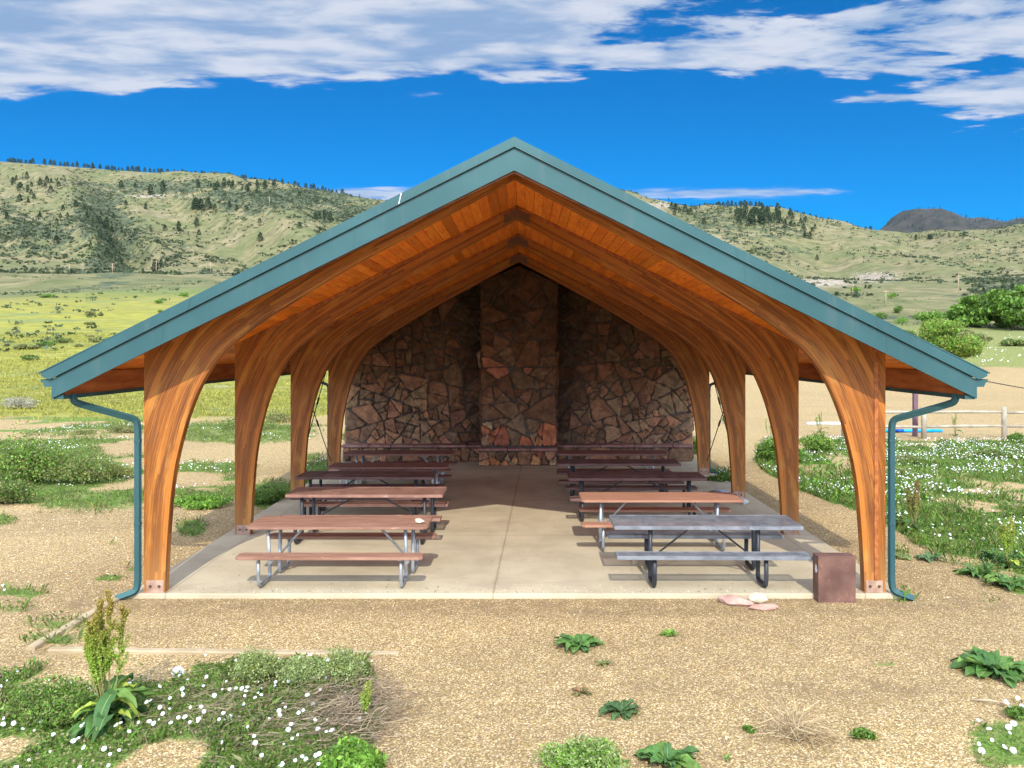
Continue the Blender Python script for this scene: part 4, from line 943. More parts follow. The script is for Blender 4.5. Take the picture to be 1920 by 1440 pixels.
def off_slab(x, y): return ~((x > -5.06) & (x < 4.9) & (y > 10.38) & (y < 23.7))

GREENS = [(.085, .175, .022), (.115, .215, .030), (.070, .140, .022), (.160, .245, .045), (.105, .165, .035)]
OLIVE = [(.185, .205, .062), (.225, .24, .08), (.145, .17, .055), (.26, .25, .105)]
YELG = [(.35, .33, .065), (.41, .37, .07), (.28, .285, .06), (.23, .26, .05)]
DRYC = [(.25, .19, .12), (.36, .28, .18), (.19, .14, .09), (.15, .105, .075)]
BRIGHT = [(.13, .27, .030), (.18, .33, .045), (.10, .21, .028), (.22, .36, .06)]
SAGE = [(.26, .33, .12), (.31, .37, .16), (.20, .27, .09), (.34, .40, .14)]

def scatter(name, label, x0, x1, y0, y1, dens, hs, ws, cols, thr=.45, leaf=(.03, .02), leaffrac=.5, far=None, kind='stuff', mask=None, seed=1, tall=1.):
    rng = np.random.default_rng(seed); n = int((x1-x0)*(y1-y0)*dens); x = rng.uniform(x0, x1, n); y = rng.uniform(y0, y1, n)
    z = gz(x, y); px, py = proj(x, y, z); g = cover(px, py, x, y) if mask is None else mask(px, py, x, y)
    clump = fbm(x*2.6, y*2.6, 3, seed+5)
    keep = (g+(clump-.5)*.9 > thr+rng.uniform(-.1, .1, n)) & off_slab(x, y) & (px > -260) & (px < 2180) & (py < 2100); x, y, z, clump, g = x[keep], y[keep], z[keep], clump[keep], g[keep]; n = len(x)
    P = np.stack([x, y, z-.01], 1); k = rng.random(n) < leaffrac
    hh = (.45+1.1*sstep(.35, .65, clump))*tall
    Q = P[k].copy(); Q[:, 2] += rng.uniform(.01, 1., k.sum())*hs*.8*hh[k]
    sc = rng.uniform(.6, 1.3, k.sum())
    V = np.concatenate([diamonds(Q, leaf[0]*sc, leaf[1]*sc, .35, rng), blades(P[~k], hs*hh[~k]*rng.uniform(.5, 1.2, (~k).sum()), ws*rng.uniform(.7, 1.3, (~k).sum()), .4, rng)])
    tone = .75+.5*fbm(np.concatenate([x[k], x[~k]])*.9, np.concatenate([y[k], y[~k]])*.9, 3, seed+9)
    C = jit(cols, len(V), rng)*tone[:, None]
    o = np_mesh(name, V, 4, C, M['leaf']); tag(o, label, kind=kind); return o
MIXG = GREENS*3+OLIVE*2+BRIGHT
scatter('ground_cover', 'low green bindweed and clover filling the bed in front', -7.2, -1.2, 4.6, 8.55, 5600, .085, .007, MIXG+OLIVE+DRYC[:2], leaf=(.028, .019), leaffrac=.82, seed=3, thr=.58)
scatter('ground_cover', 'green weeds mixed with white flowers right of the shelter', 4.6, 20, 9.6, 28.6, 800, .13, .011, MIXG+YELG[2:], leaf=(.042, .028), leaffrac=.7, seed=4, thr=.47)
scatter('ground_cover', 'patchy green weeds on the gravel left of the shelter', -19, -3.6, 8.6, 36, 560, .09, .010, MIXG+OLIVE*3+YELG[2:], leaf=(.038, .025), leaffrac=.75, seed=5, thr=.50)
scatter('ground_cover', 'small weeds scattered on the foreground gravel', -1.2, 7.6, 5.9, 10.3, 1500, .04, .006, GREENS+OLIVE*2, leaf=(.025, .016), leaffrac=.6, seed=6, thr=.52)
scatter('ground_cover', 'green weeds behind the wooden fence line', 3.2, 8.5, 17, 27, 420, .16, .016, BRIGHT+GREENS, leaf=(.05, .03), seed=8, thr=.5)
ym_ = lambda px, py, x, y: sstep(30, 44, y)*sstep(720, 560, px)*(.35+.5*sstep(.4, .6, fbm(x*.08, y*.16, 4, 61)))
scatter('meadow_grass', 'yellow-green flowering meadow grass left of the shelter', -62, -4, 29, 66, 95, .13, .030, YELG[:3]*3+YELG+OLIVE[:2], leaffrac=.0, mask=ym_, thr=.42, seed=7)
scatter('meadow_grass', 'yellow-green flowering meadow grass farther up the left slope', -110, -12, 66, 120, 18, .18, .065, YELG[:3]*3+YELG+OLIVE[:2], leaffrac=.0, mask=ym_, thr=.42, seed=9)

def flowers(name, label, x0, x1, y0, y1, dens, r, hz_, seed, mask=None, thr=.5):
    rng = np.random.default_rng(seed); n = int((x1-x0)*(y1-y0)*dens); x = rng.uniform(x0, x1, n); y = rng.uniform(y0, y1, n)
    z = gz(x, y); px, py = proj(x, y, z); g = (cover(px, py, x, y) if mask is None else mask(px, py, x, y)); cl = fbm(x*.9, y*.9, 4, seed)
    keep = (g*.5+cl > thr+rng.uniform(-.06, .06, n)) & (g > .2) & off_slab(x, y) & (px > -260) & (px < 2180) & (py < 2100); x, y, z = x[keep], y[keep], z[keep]; n = len(x)
    c = np.stack([x, y, z+hz_*rng.uniform(.5, 1.15, n)], 1); nn = unit(np.stack([rng.normal(.05, .35, n), rng.normal(-.75, .35, n), np.ones(n)], 1))
    a = unit(np.cross(nn, np.array([0., 0, 1.])+rng.normal(0, .01, (n, 3)))); b = np.cross(nn, a); rr = r*rng.uniform(.55, 1.3, n)[:, None]
    V = np.stack([c+a*rr*math.cos(t_)+b*rr*math.sin(t_)+nn*rr*.18*(j % 2) for j, t_ in enumerate(np.arange(8)*math.pi/4)], 1)
    C = np.full((n, 3), .80)*rng.uniform(.9, 1.1, (n, 1)); o = np_mesh(name, V, 8, np.clip(C, 0, .88), M['petal'])
    return tag(o, label, kind='stuff')
flowers('white_flowers', 'white bindweed flowers dotted over the bed in front', -7.2, -1.2, 4.8, 8.5, 34, .0165, .09, 12, thr=.72)
flowers('white_flowers', 'dense white flowers in the weeds right of the shelter', 4.6, 20, 9.9, 28.9, 48, .0170, .14, 13, thr=.92)
flowers('white_flowers', 'small white flowers in patches left of the shelter', -19, -3.6, 9.5, 36, 22, .016, .09, 14, thr=.95)
flowers('white_flowers', 'white flowers by the gravel at the lower right corner', 3.2, 6.2, 6.0, 7.6, 60, .020, .06, 15, thr=.75)
lm = lambda px, py, x, y: sstep(1100, 1250, px)*sstep(90, 96, y)*sstep(185, 110, y)*(.3+.9*sstep(.45, .55, fbm(x*.02, y*.07, 4, 65)))
flowers('white_flowers', 'drifts of white flowers across the far lawn on the right', 20, 150, 88, 190, 1.6, .085, .2, 16, mask=lm, thr=.84)

def shrub(name, base, w, h, n, leaf, cols, label, cat='shrub', seed=0, dens=1., stems=8, group=None, up=.3, stemc=None, dep=None, lobes=7, flat=.35):
    rng = np.random.default_rng(seed+100); dep = dep or w
    t = empty(name, tuple(base)); t['label'] = label; t['category'] = cat
    if group: t['group'] = group
    L = []; 
    for i in range(lobes):
        a = rng.uniform(0, 6.283); r = math.sqrt(rng.uniform(0, 1))*.34; hh = rng.uniform(.55, 1.)*(1-.9*r)
        L.append((r*math.cos(a)*w, r*math.sin(a)*dep, hh*h, rng.uniform(.18, .30)*w, rng.uniform(.35, .5)*hh*h))
    li = rng.integers(0, lobes, n); u = unit(rng.normal(size=(n, 3))); rr = rng.uniform(.35, 1., n)**.5
    rr = rr*(1+rng.normal(0, .10, n)); L = np.array(L)[li]
    P = np.stack([L[:, 0]+u[:, 0]*rr*L[:, 3], L[:, 1]+u[:, 1]*rr*L[:, 3]*dep/w, L[:, 2]-L[:, 4]+u[:, 2]*rr*L[:, 4]], 1)
    P[:, 2] = np.maximum(P[:, 2], rng.uniform(0, .12*h, n))
    g = .70+.65*_h(np.floor(P[:, 0]/(w*.09)), np.floor(P[:, 2]/(h*.13))+np.floor(P[:, 1]/(w*.09))*37, seed)
    sz = leaf*rng.uniform(.6, 1.4, n)
    np_mesh('foliage', diamonds(P, sz, sz*.5, up, rng), 4, np.clip(jit(cols, n, rng)*g[:, None], 0, 1), M['leaf'], t)
    m = stems; B = P[rng.integers(0, n, m)]; A = np.stack([rng.normal(0, .04*w, m), rng.normal(0, .04*w, m), np.full(m, -.03)], 1)
    mb = MB()
    for a, b_ in zip(A, B):
        mdl = Vector(a).lerp(Vector(b_), .5)+Vector((0, 0, .08*h)); mb.tube([Vector(a), mdl, Vector(b_)], max(.012*w, .003), 4, radii=[1, .7, .25])
    mb.build('stem', M['bark'], t, fix=False); return t
def at(px, py): return ray(px, py)

# shrubs and bushes near the shelter
NEAR = [  # px, py(base), width px, height px, leaves, leaf size, palette, label
    (50, 905, 180, 118, 7000, .065, GREENS+BRIGHT+OLIVE+YELG[2:], 'large rounded green bush at the left edge beyond the gravel'),
    (160, 905, 140, 74, 4200, .06, GREENS+OLIVE*2+YELG[2:], 'low spreading green bush touching the large rounded bush'),
    (15, 945, 110, 60, 4000, .055, OLIVE+GREENS, 'olive green bush in front of the large rounded bush at the left edge'),
    (218, 898, 70, 30, 2500, .045, OLIVE+YELG[2:], 'small yellowish bush beside the left front downspout'),
    (378, 950, 112, 26, 4200, .055, BRIGHT, 'bright green clump of weeds between the first two left arches'),
    (512, 942, 88, 34, 3000, .05, GREENS, 'dark green clump in the roof shade behind the second left arch'),
    (232, 812, 70, 20, 1500, .07, OLIVE, 'grey-green brush on the pale track left of the shelter'),
    (160, 814, 50, 12, 900, .06, OLIVE, 'flat grey-green brush at the edge of the pale track'),
    (460, 806, 110, 32, 2500, .07, OLIVE+GREENS, 'wide olive bush seen between the first and second left arches'),
    (520, 792, 60, 24, 1500, .07, OLIVE, 'smaller olive bush just right of the wide one between the left arches'),
    (42, 766, 78, 32, 1600, .08, [(.36, .33, .25), (.27, .27, .19), (.45, .42, .34)], 'pale dry brushy shrub at the left edge of the meadow'),
    (648, 830, 24, 40, 900, .06, GREENS, 'narrow green bush between the last left arch and the stone wall'),
    (1306, 850, 22, 44, 900, .06, BRIGHT, 'narrow green bush at the right end of the stone wall'),
    (1350, 905, 62, 22, 1600, .05, GREENS, 'dark green weeds at the foot of the third right arch'),
    (1460, 868, 84, 66, 4200, .07, BRIGHT+GREENS, 'leafy green bush behind the second right arch'),
    (1535, 850, 80, 50, 3500, .07, BRIGHT+GREENS+YELG[2:], 'taller weedy bush just behind the front right arch'),
    (1362, 795, 26, 22, 500, .06, OLIVE, 'small olive weed alone on the gravel behind the right arches'),
    (1690, 1050, 40, 14, 700, .03, SAGE, 'small grey-green mat beside the right downspout'),
    (1850, 860, 60, 26, 1500, .06, GREENS+OLIVE, 'green clump among white flowers in front of the fence'),
    (1700, 868, 56, 20, 1300, .06, OLIVE, 'olive clump among white flowers just right of the downspout'),
    (1905, 830, 34, 30, 1200, .06, GREENS, 'green clump beside the fence at the right edge'),
    (482, 1280, 100, 92, 5200, .022, SAGE+YELG[3:], 'feathery sage-green clump behind the timber, left of three'),
    (565, 1282, 84, 74, 4200, .022, SAGE, 'feathery sage-green clump behind the timber, middle of three'),
    (640, 1286, 92, 98, 5200, .022, SAGE+YELG[3:], 'feathery sage-green clump behind the timber, right of three'),
    (1100, 1452, 165, 74, 7500, .026, SAGE+BRIGHT, 'bushy light green clump at the bottom edge on the gravel'),
    (660, 1452, 110, 72, 4200, .045, BRIGHT, 'bright green clump at the right corner of the weedy bed'),
    (105, 1350, 200, 96, 8000, .026, BRIGHT+GREENS+OLIVE, 'dense green vetch mound around the tall dock plant'),
    (1905, 1345, 46, 26, 1400, .022, GREENS, 'small dark green mound at the lower right edge'),
    (1615, 1385, 46, 22, 900, .03, GREENS, 'small green weed right of the dry grass tuft'),
    (1404, 1372, 28, 14, 500, .02, GREENS, 'tiny green weed left of the dry grass tuft'),
]
for i, (px, py, w, h, n, lf, cols, lb) in enumerate(NEAR):
    p = at(px, py); k = p.y/F
    shrub('shrub', p, w*k, h*k, n, lf, cols, lb, 'plant' if h < 40 else 'bush', seed=i, dep=w*k*.8, lobes=6+int(w/14))
FARB = [(90, 558, 29, 10, BRIGHT+GREENS, 'dark green low shrub at the upper edge of the yellow meadow'), (169, 592, 20, 13, OLIVE, 'upright olive shrub in the middle of the yellow meadow'), (188, 593, 11, 9, OLIVE, 'small twiggy shrub just right of the upright olive one'),
    (117, 643, 36, 13, OLIVE+GREENS, 'wide dark olive shrub in the yellow meadow'), (50, 655, 48, 12, OLIVE, 'long low olive shrub near the left edge of the meadow'), (88, 649, 32, 10, GREENS, 'green shrub right of the long low olive one'),
    (60, 675, 43, 13, OLIVE+GREENS, 'nearest dark shrub low in the yellow meadow'), (178, 642, 16, 9, OLIVE, 'small round shrub in the meadow left of the roof edge'), (201, 641, 20, 9, OLIVE+GREENS, 'small shrub almost touching the roof edge'),
    (148, 650, 16, 6, OLIVE, 'tiny low shrub below the wide dark olive one'), (90, 606, 16, 6, OLIVE, 'tiny grey shrub in the upper meadow'), (168, 609, 22, 8, OLIVE, 'grey-green shrub below the upright olive one'), (15, 627, 12, 8, OLIVE, 'small shrub at the left edge of the meadow'),
    (298, 569, 15, 12, BRIGHT, 'round bright shrub above the roof edge'), (345, 557, 17, 14, BRIGHT, 'rounded lime-green bush high on the meadow'), (303, 586, 15, 6, GREENS, 'flat green shrub beside the roof edge'),
    (1640, 690, 60, 22, GREENS, 'low green bush beyond the arena near the roof edge'), (1700, 640, 70, 30, OLIVE+GREENS, 'grey-green willow bush above the arena'), (1790, 640, 90, 34, OLIVE, 'greyish bare-looking bush above the big lime bush'),
    (1690, 607, 26, 16, BRIGHT, 'small bright bush by the pale track on the right'), (1842, 640, 40, 20, OLIVE, 'grey brush at the right above the lawn'), (1900, 648, 50, 18, OLIVE+GREENS, 'olive brush at the right edge above the lawn'),
    (1640, 598, 60, 16, GREENS, 'long low green thicket above the arena'), (1740, 604, 56, 28, GREENS+BRIGHT, 'green willow thicket left of the tall cottonwoods'), (1672, 560, 20, 16, BRIGHT, 'light green bush at the foot of the pale bluff'), (1684, 588, 26, 20, GREENS, 'dark round bush left of the willow thicket'), (1604, 548, 20, 12, BRIGHT, 'lime bush under the pale bluff')]
for i, (px, py, w, h, cols, lb) in enumerate(FARB):
    p = at(px, py); k = p.y/F
    shrub('shrub', p, w*k, h*k, 700 if w < 40 else 1500, .11*max(w*k, 2.5)/1.0*.8 if w*k < 6 else .62, cols, lb, 'bush', seed=60+i, stems=5, lobes=7)

# trees on the right
def tree(px, py, w, h, n, lf, cols, label, seed, name='tree', group=None):
    rng = np.random.default_rng(seed); p = at(px, py); k = p.y/F; w *= k; h *= k; t = empty(name, tuple(p)); tag(t, label, 'tree', group)
    mb = MB(); lobes = []
    mb.tube([(0, 0, -.3), (.01*w, 0, .18*h), (.0, .02*w, .42*h)], .035*h, 7, radii=[1.2, .9, .6])
    for i in range(20):
        a = rng.uniform(0, 6.28); r = .38*w*math.sqrt(rng.uniform(.05, 1)); z = h*(rng.uniform(.22, .84) if r < .25*w else rng.uniform(.12, .58))
        e = Vector((r*math.cos(a), r*math.sin(a), z)); mb.tube([(0, 0, .15*h+.1*h*rng.uniform()), e*.55+Vector((0, 0, .06*h)), e], .016*h, 5, radii=[1, .6, .25])
        lobes.append((*e, rng.uniform(.14, .24)*w, rng.uniform(.10, .17)*h))
    mb.build('trunk', M['bark'], t, fix=False)
    L = np.array(lobes)[rng.integers(0, len(lobes), n)]; u = unit(rng.normal(size=(n, 3))); rr = rng.uniform(.3, 1.05, n)**.5*(1+rng.normal(0, .12, n))
    P = np.stack([L[:, 0]+u[:, 0]*rr*L[:, 3], L[:, 1]+u[:, 1]*rr*L[:, 3], L[:, 2]+u[:, 2]*rr*L[:, 4]], 1); P[:, 2] = np.maximum(P[:, 2], .02*h+rng.uniform(0, .1*h, n))
    g = .7+.6*_h(np.floor(P[:, 0]/(w*.06)), np.floor(P[:, 2]/(h*.08))+np.floor(P[:, 1]/(w*.06))*31, seed); sz = lf*rng.uniform(.6, 1.4, n)
    np_mesh('crown', diamonds(P, sz, sz*.55, .1, rng), 4, np.clip(jit(cols, n, rng)*g[:, None], 0, 1), M['leaf'], t); return t
tree(1768, 692, 138, 106, 15000, .26, BRIGHT+YELG[2:], 'big rounded lime-green bushy tree behind the right roof corner', 1)
tree(1828, 612, 90, 62, 7000, .9, GREENS+BRIGHT, 'leafy green cottonwood left of the tallest one at the right edge', 2)
tree(1900, 618, 110, 84, 9000, .9, GREENS+BRIGHT, 'tallest green cottonwood at the right edge', 3)
tree(1865, 590, 70, 52, 5000, .9, GREENS, 'darker cottonwood behind the two at the right edge', 4)
tree(1960, 600, 90, 76, 5000, .9, GREENS, 'cottonwood cut by the right edge of the view', 5)

# pines on the hills
def pine_mesh(seed, slim):
    rng = np.random.default_rng(seed); n = 260; z = rng.uniform(.10, 1., n)**.9; prof_ = slim*(1-z)**.5*(.65+.5*np.abs(np.sin(z*19+seed)))*np.minimum(1, (z-.04)*6)
    a = rng.uniform(0, 6.283, n); r = prof_*rng.uniform(.35, 1.05, n)**.6; off = .35*vn(a*1.3+seed, z*4, seed)+.75
    P = np.stack([r*off*np.cos(a), r*off*np.sin(a), z], 1); sz = rng.uniform(.09, .17, n)
    V = diamonds(P, sz, sz*.7, 0, rng); C = jit([(.030, .052, .020), (.045, .072, .028), (.022, .040, .018)], n, rng, .3)
    me_o = np_mesh('pine_tree', V, 4, C, [M['needle'], M['bark']]); me = me_o.data
    bm = bmesh.new(); bm.from_mesh(me); k = len(bm.verts)
    for s_ in range(5):
        a0, a1 = 2*math.pi*s_/5, 2*math.pi*(s_+1)/5
        f = bm.faces.new([bm.verts.new((.018*math.cos(a0), .018*math.sin(a0), -.05)), bm.verts.new((.018*math.cos(a1), .018*math.sin(a1), -.05)), bm.verts.new((.004*math.cos(a1), .004*math.sin(a1), .9)), bm.verts.new((.004*math.cos(a0), .004*math.sin(a0), .9))]); f.material_index = 1
    bm.to_mesh(me); bm.free(); bpy.data.objects.remove(me_o); return me
PM = [pine_mesh(i, s_) for i, s_ in enumerate((.36, .44, .32, .50, .40))]
rp = random.Random(21); pines = []
def sky_y(c): return float(np.interp(c, SKYX, SKYY))
for (px, py, hp) in [(488, 453, 16), (335, 434, 16), (309, 432, 12), (369, 426, 16), (373, 441, 10), (273, 393, 11), (282, 366, 24), (305, 361, 21), (227, 353, 13), (253, 352, 9), (236, 386, 10), (487, 420, 12), (562, 428, 14), (600, 436, 14),
    (106, 460, 17), (188, 450, 14), (170, 468, 12), (13, 413, 17), (75, 409, 11), (113, 410, 11), (53, 381, 12), (37, 380, 15), (38, 358, 14), (50, 338, 12), (213, 411, 11), (190, 406, 9), (403, 395, 12), (430, 390, 13), (443, 395, 12), (462, 397, 11),
    (291, 511, 21), (302, 500, 15), (268, 513, 11), (395, 511, 10), (372, 353, 12), (403, 357, 13), (420, 353, 12), (435, 355, 13), (96, 344, 11), (142, 390, 12), (158, 394, 11), (64, 375, 12), (95, 362, 12), (24, 345, 12)]:
    pines.append((px, py, hp, 'left'))
for cx, cy, rx, ry, n, h0, h1, side in [(372, 393, 22, 6, 9, 13, 20, 'left'), (606, 410, 34, 9, 12, 9, 13, 'left'), (400, 350, 60, 8, 12, 9, 14, 'left'), (60, 352, 60, 12, 12, 9, 13, 'left'), (205, 430, 30, 22, 12, 10, 15, 'left'), (130, 405, 60, 14, 8, 9, 13, 'left'), (480, 358, 50, 10, 14, 9, 14, 'left'), (190, 480, 26, 20, 7, 10, 14, 'left'), (570, 372, 60, 14, 10, 8, 11, 'left'),
    (1425, 418, 52, 15, 42, 13, 22, 'right'), (1290, 398, 40, 10, 14, 9, 14, 'right'), (1500, 432, 60, 18, 16, 9, 13, 'right'), (1390, 400, 70, 8, 16, 10, 15, 'right'), (1735, 444, 45, 3, 12, 7, 10, 'right')]:
    for _ in range(n):
        px, py = cx+rp.gauss(0, rx*.5), cy+rp.gauss(0, ry*.5); pines.append((px, max(py, sky_y(px)+4), rp.uniform(h0, h1), side))
for (px, py, hp) in [(1320, 422, 14), (1532, 488, 12), (1509, 447, 10), (1777, 542, 25), (1794, 520, 12), (1474, 497, 10), (1507, 496, 11), (1755, 490, 12), (1834, 437, 11), (1612, 452, 9), (1560, 455, 8), (1808, 444, 9), (1545, 440, 9), (1900, 450, 9), (1875, 440, 8)]:
    pines.append((px, py, hp, 'right'))
LBL = {'left': 'dark green pine standing on the grassy left hillside', 'right': 'dark green pine standing on the grassy right hillside', 'leftr': 'small dark pine on the skyline of the left ridge', 'rightr': 'small dark pine on the skyline of the right ridge'}
GRP = {'left': 'pines on the left hillside', 'right': 'pines on the right hillside', 'leftr': 'pines along the left ridge', 'rightr': 'pines along the right ridge'}
ridge = []
x = -20.
while x < 660: ridge.append((x, 'leftr')); x += abs(rp.gauss(0, 1))*5.+2.0*(2.6 if 210 < x < 225 or 300 < x < 330 or x > 520 else 1)
x = 1312.
while x < 1640: ridge.append((x, 'rightr')); x += abs(rp.gauss(0, 1))*4.5+(2.5 if x < 1470 else 5)
ptrees = []
for px, py, hp, sd in pines:
    if 640 < px < 700 and py > 380: continue
    p = ray(px, py); ptrees.append((p, hp*p.y/F, sd))
for c, sd in ridge:
    R = 1790+rp.uniform(-25, 10); X = (c-CX)/F*R; ptrees.append((Vector((X, R, float(H(X, R)))), rp.uniform(6.5, 11.5)*R/F, sd))
while len(ptrees) > 299: ptrees.pop(rp.randrange(60, len(ptrees)-120))
for i, (p, h, sd) in enumerate(ptrees):
    o = link('pine_tree', PM[rp.randrange(5)]); o.location = p-Vector((0, 0, .08*h)); o.rotation_euler = (0, 0, rp.uniform(0, 6.28)); s_ = h*rp.uniform(.9, 1.25); o.scale = (s_, s_, s_)
    qx, qy = proj(p.x, p.y, p.z); lb = LBL[sd]
    if sd == 'left':
        a_ = 'Small' if h*F/p.y < 11 else ('Tall' if h*F/p.y > 15 else 'Mid-sized'); b_ = 'upper' if qy < 385 else ('middle' if qy < 440 else 'lower')
        c_ = 'near the left edge' if qx < 90 else ('beside the dark gully' if qx < 245 else ('between the gully and the utility pole' if qx < 480 else 'just above the roof edge'))
        lb = f'{a_.lower()} dark pine on the {b_} left hillside, {c_}'
    elif sd == 'right':
        a_ = 'small' if h*F/p.y < 11 else ('tall' if h*F/p.y > 16 else 'mid-sized'); c_ = 'in the dense grove' if 1365 < qx < 1490 and qy < 440 else ('left of the dense grove' if qx < 1366 else ('right of the dense grove' if qx < 1640 else 'below the far brown mountain'))
        lb = f'{a_} dark pine on the right hillside {c_}'
    elif sd == 'leftr': lb = 'small dark pine on the left skyline '+('near the left edge' if qx < 150 else ('above the dark gully' if qx < 330 else ('above the utility pole hilltop' if qx < 540 else 'where the ridge meets the roof')))
    else: lb = 'small dark pine on the right skyline '+('above the dense grove' if qx < 1480 else 'between the grove and the far mountain')
    tag(o, lb, 'pine tree', GRP[sd])
    if abs(proj(p.x, p.y, p.z)[0]-1777) < 2 and sd == 'right' and h > 8: o['label'] = 'broad dark pine standing alone at the foot of the pale bluff'; del o['group']

# scrub dotted over the hills
def hill_scrub(name, label, n, test, s0, s1, cols, seed, y0=230, y1=1770):
    rng = np.random.default_rng(seed); R = np.exp(rng.uniform(math.log(y0), math.log(y1), n)); c = rng.uniform(-60, 1990, n); X = (c-CX)/F*R; Z = H(X, R); px, py = proj(X, R, Z)
    k = test(px, py, X, R, rng) & ((R < 420) | (R > 715) | (rng.random(n) < .3)); P = np.stack([X, R, Z], 1)[k]; m = len(P); s = rng.uniform(s0, s1, m)
    Q = np.repeat(P, 7, 0); ss = np.repeat(s, 7); Q = Q+rng.normal(size=Q.shape)*np.stack([ss*.42, ss*.42, ss*.10], 1)+np.array([0, 0, 1])*ss[:, None]*.25
    C = np.repeat(jit(cols, m, rng, .35), 7, 0)*rng.uniform(.8, 1.2, (7*m, 1)); o = np_mesh(name, diamonds(Q, ss*.75, ss*.5, .2, rng), 4, C, M['leaf']); return tag(o, label, kind='stuff')
def t_scrub(px, py, x, y, rng):
    d = np.full(px.shape, .07)
    for cx, cy, rx, ry, s in SC: d = np.maximum(d, s*np.exp(-(((px-cx)/rx)**2+((py-cy)/ry)**2)*.9))
    return (d*.95+(fbm(x*.012, y*.012, 4, 3)-.5)*.9 > rng.uniform(0, 1, px.shape))
hill_scrub('hill_scrub', 'dark scrub scattered over the grassy foothills', 80000, t_scrub, 1.6, 4.6, [(.040, .062, .028), (.060, .08, .038), (.085, .10, .05), (.05, .075, .025)], 5, 420)
hill_scrub('hill_scrub', 'grey-green brush dotted over the lower slopes', 4200, lambda px, py, x, y, r: fbm(x*.02, y*.02, 3, 8) > r.uniform(.38, .98, px.shape), .35, 1.1, [(.10, .13, .06), (.15, .17, .08), (.08, .12, .05)], 6, 95, 420)

# utility poles and the pale track shed
for i, (px, pt, pb, lb) in enumerate([(156, 495, 508, 'thin grey utility pole seen at the left beyond the meadow'), (293, 489, 513, 'brown utility pole beside the tall dark pine pair'), (211, 495, 512, 'utility pole standing before the green gully mouth'), (130, 497, 509, 'faint grey utility pole second from the left'), (49, 494, 504, 'faint utility pole near the left edge'), (395, 492, 512, 'utility pole above the roof edge on the left'), (505, 369, 388, 'lone utility pole high on the dark hilltop'),
        (1599, 534, 556, 'orange-brown utility pole under the pale bluff'), (1661, 546, 576, 'brown utility pole in the green thicket'), (1797, 516, 548, 'tall utility pole beside the broad dark pine')]):
    p = ray(px, pb); h = (pb-pt)*p.y/F*1.05; t_ = empty('utility_pole', tuple(p)); tag(t_, lb, 'utility pole', 'utility poles crossing the foothills')
    MB().tube([(0, 0, -.5), (0, 0, h)], .22*p.y/700+.05, 6, radii=[1, .7]).build('shaft', M['pole'], t_); MB().box(-1.1, 1.1, -.09, .09, h*.9, h*.9+.2).build('crossarm', M['pole'], t_)

# ---- broad-leaved plants
def broad(acc, cc, base, az, L, Wd, rise, droop, col, rng, seg=7, ruf=.12):
    base = np.array(base, float); d = np.array([math.cos(az), math.sin(az), 0.]); s = np.array([-d[1], d[0], 0.]); pts = []
    for i in range(seg+1):
        u = i/seg; c = base+d*L*(u*(1-.12*u))+np.array([0, 0, 1.])*L*(rise*u-droop*u*u); w = Wd*(math.sin(math.pi*min(u*.93+.05, 1))**.75)*(1 if u > .12 else .35)
        r1, r2 = rng.normal(0, ruf)*Wd, rng.normal(0, ruf)*Wd; pts.append((c, c-s*w*.5+np.array([0, 0, w*.18+r1]), c+s*w*.5+np.array([0, 0, w*.18+r2])))
    for i in range(seg):
        a, b_ = pts[i], pts[i+1]; v = rng.uniform(.85, 1.15)
        acc.append([a[0], b_[0], b_[1], a[1]]); acc.append([a[0], a[2], b_[2], b_[0]]); cc += [np.array(col)*v, np.array(col)*v*.92]
        m = a[0]+np.array([0, 0, .002]); m2 = b_[0]+np.array([0, 0, .002]); q = s*Wd*.022
        acc.append([m-q, m+q, m2+q, m2-q]); cc.append(np.array([.33, .40, .15])); cc[-1] = cc[-1]*.9
def rosette(px, py, wpx, label, cols, n=16, seed=0, name='broad_leaf_weed', hk=.42, slim=.36):
    rng = np.random.default_rng(seed+500); p = at(px, py); p.z = float(gz(np.array(p.x), np.array(p.y))); R = wpx*p.y/F/2; acc = []; cc = []
    t_ = empty(name, tuple(p)); tag(t_, label, 'plant')
    for i in range(n):
        az = 2*math.pi*(i*.382)+rng.normal(0, .2); f = (i+1)/n; L = R*(1.12 if f < .6 else .85)*rng.uniform(.75, 1.1)
        col = cols[rng.integers(0, len(cols))]
        broad(acc, cc, (0, 0, .01), az, L, L*slim*rng.uniform(.8, 1.2), hk*rng.uniform(.6, 1.2)+(f-.5)*.6*(f > .6), hk*rng.uniform(.6, 1.), col, rng)
    np_mesh('leaf', np.array(acc), 4, np.clip(np.array(cc), 0, 1), M['leaf'], t_); return t_
DOCKG = [(.085, .19, .045), (.115, .235, .055), (.070, .155, .045), (.16, .28, .06)]
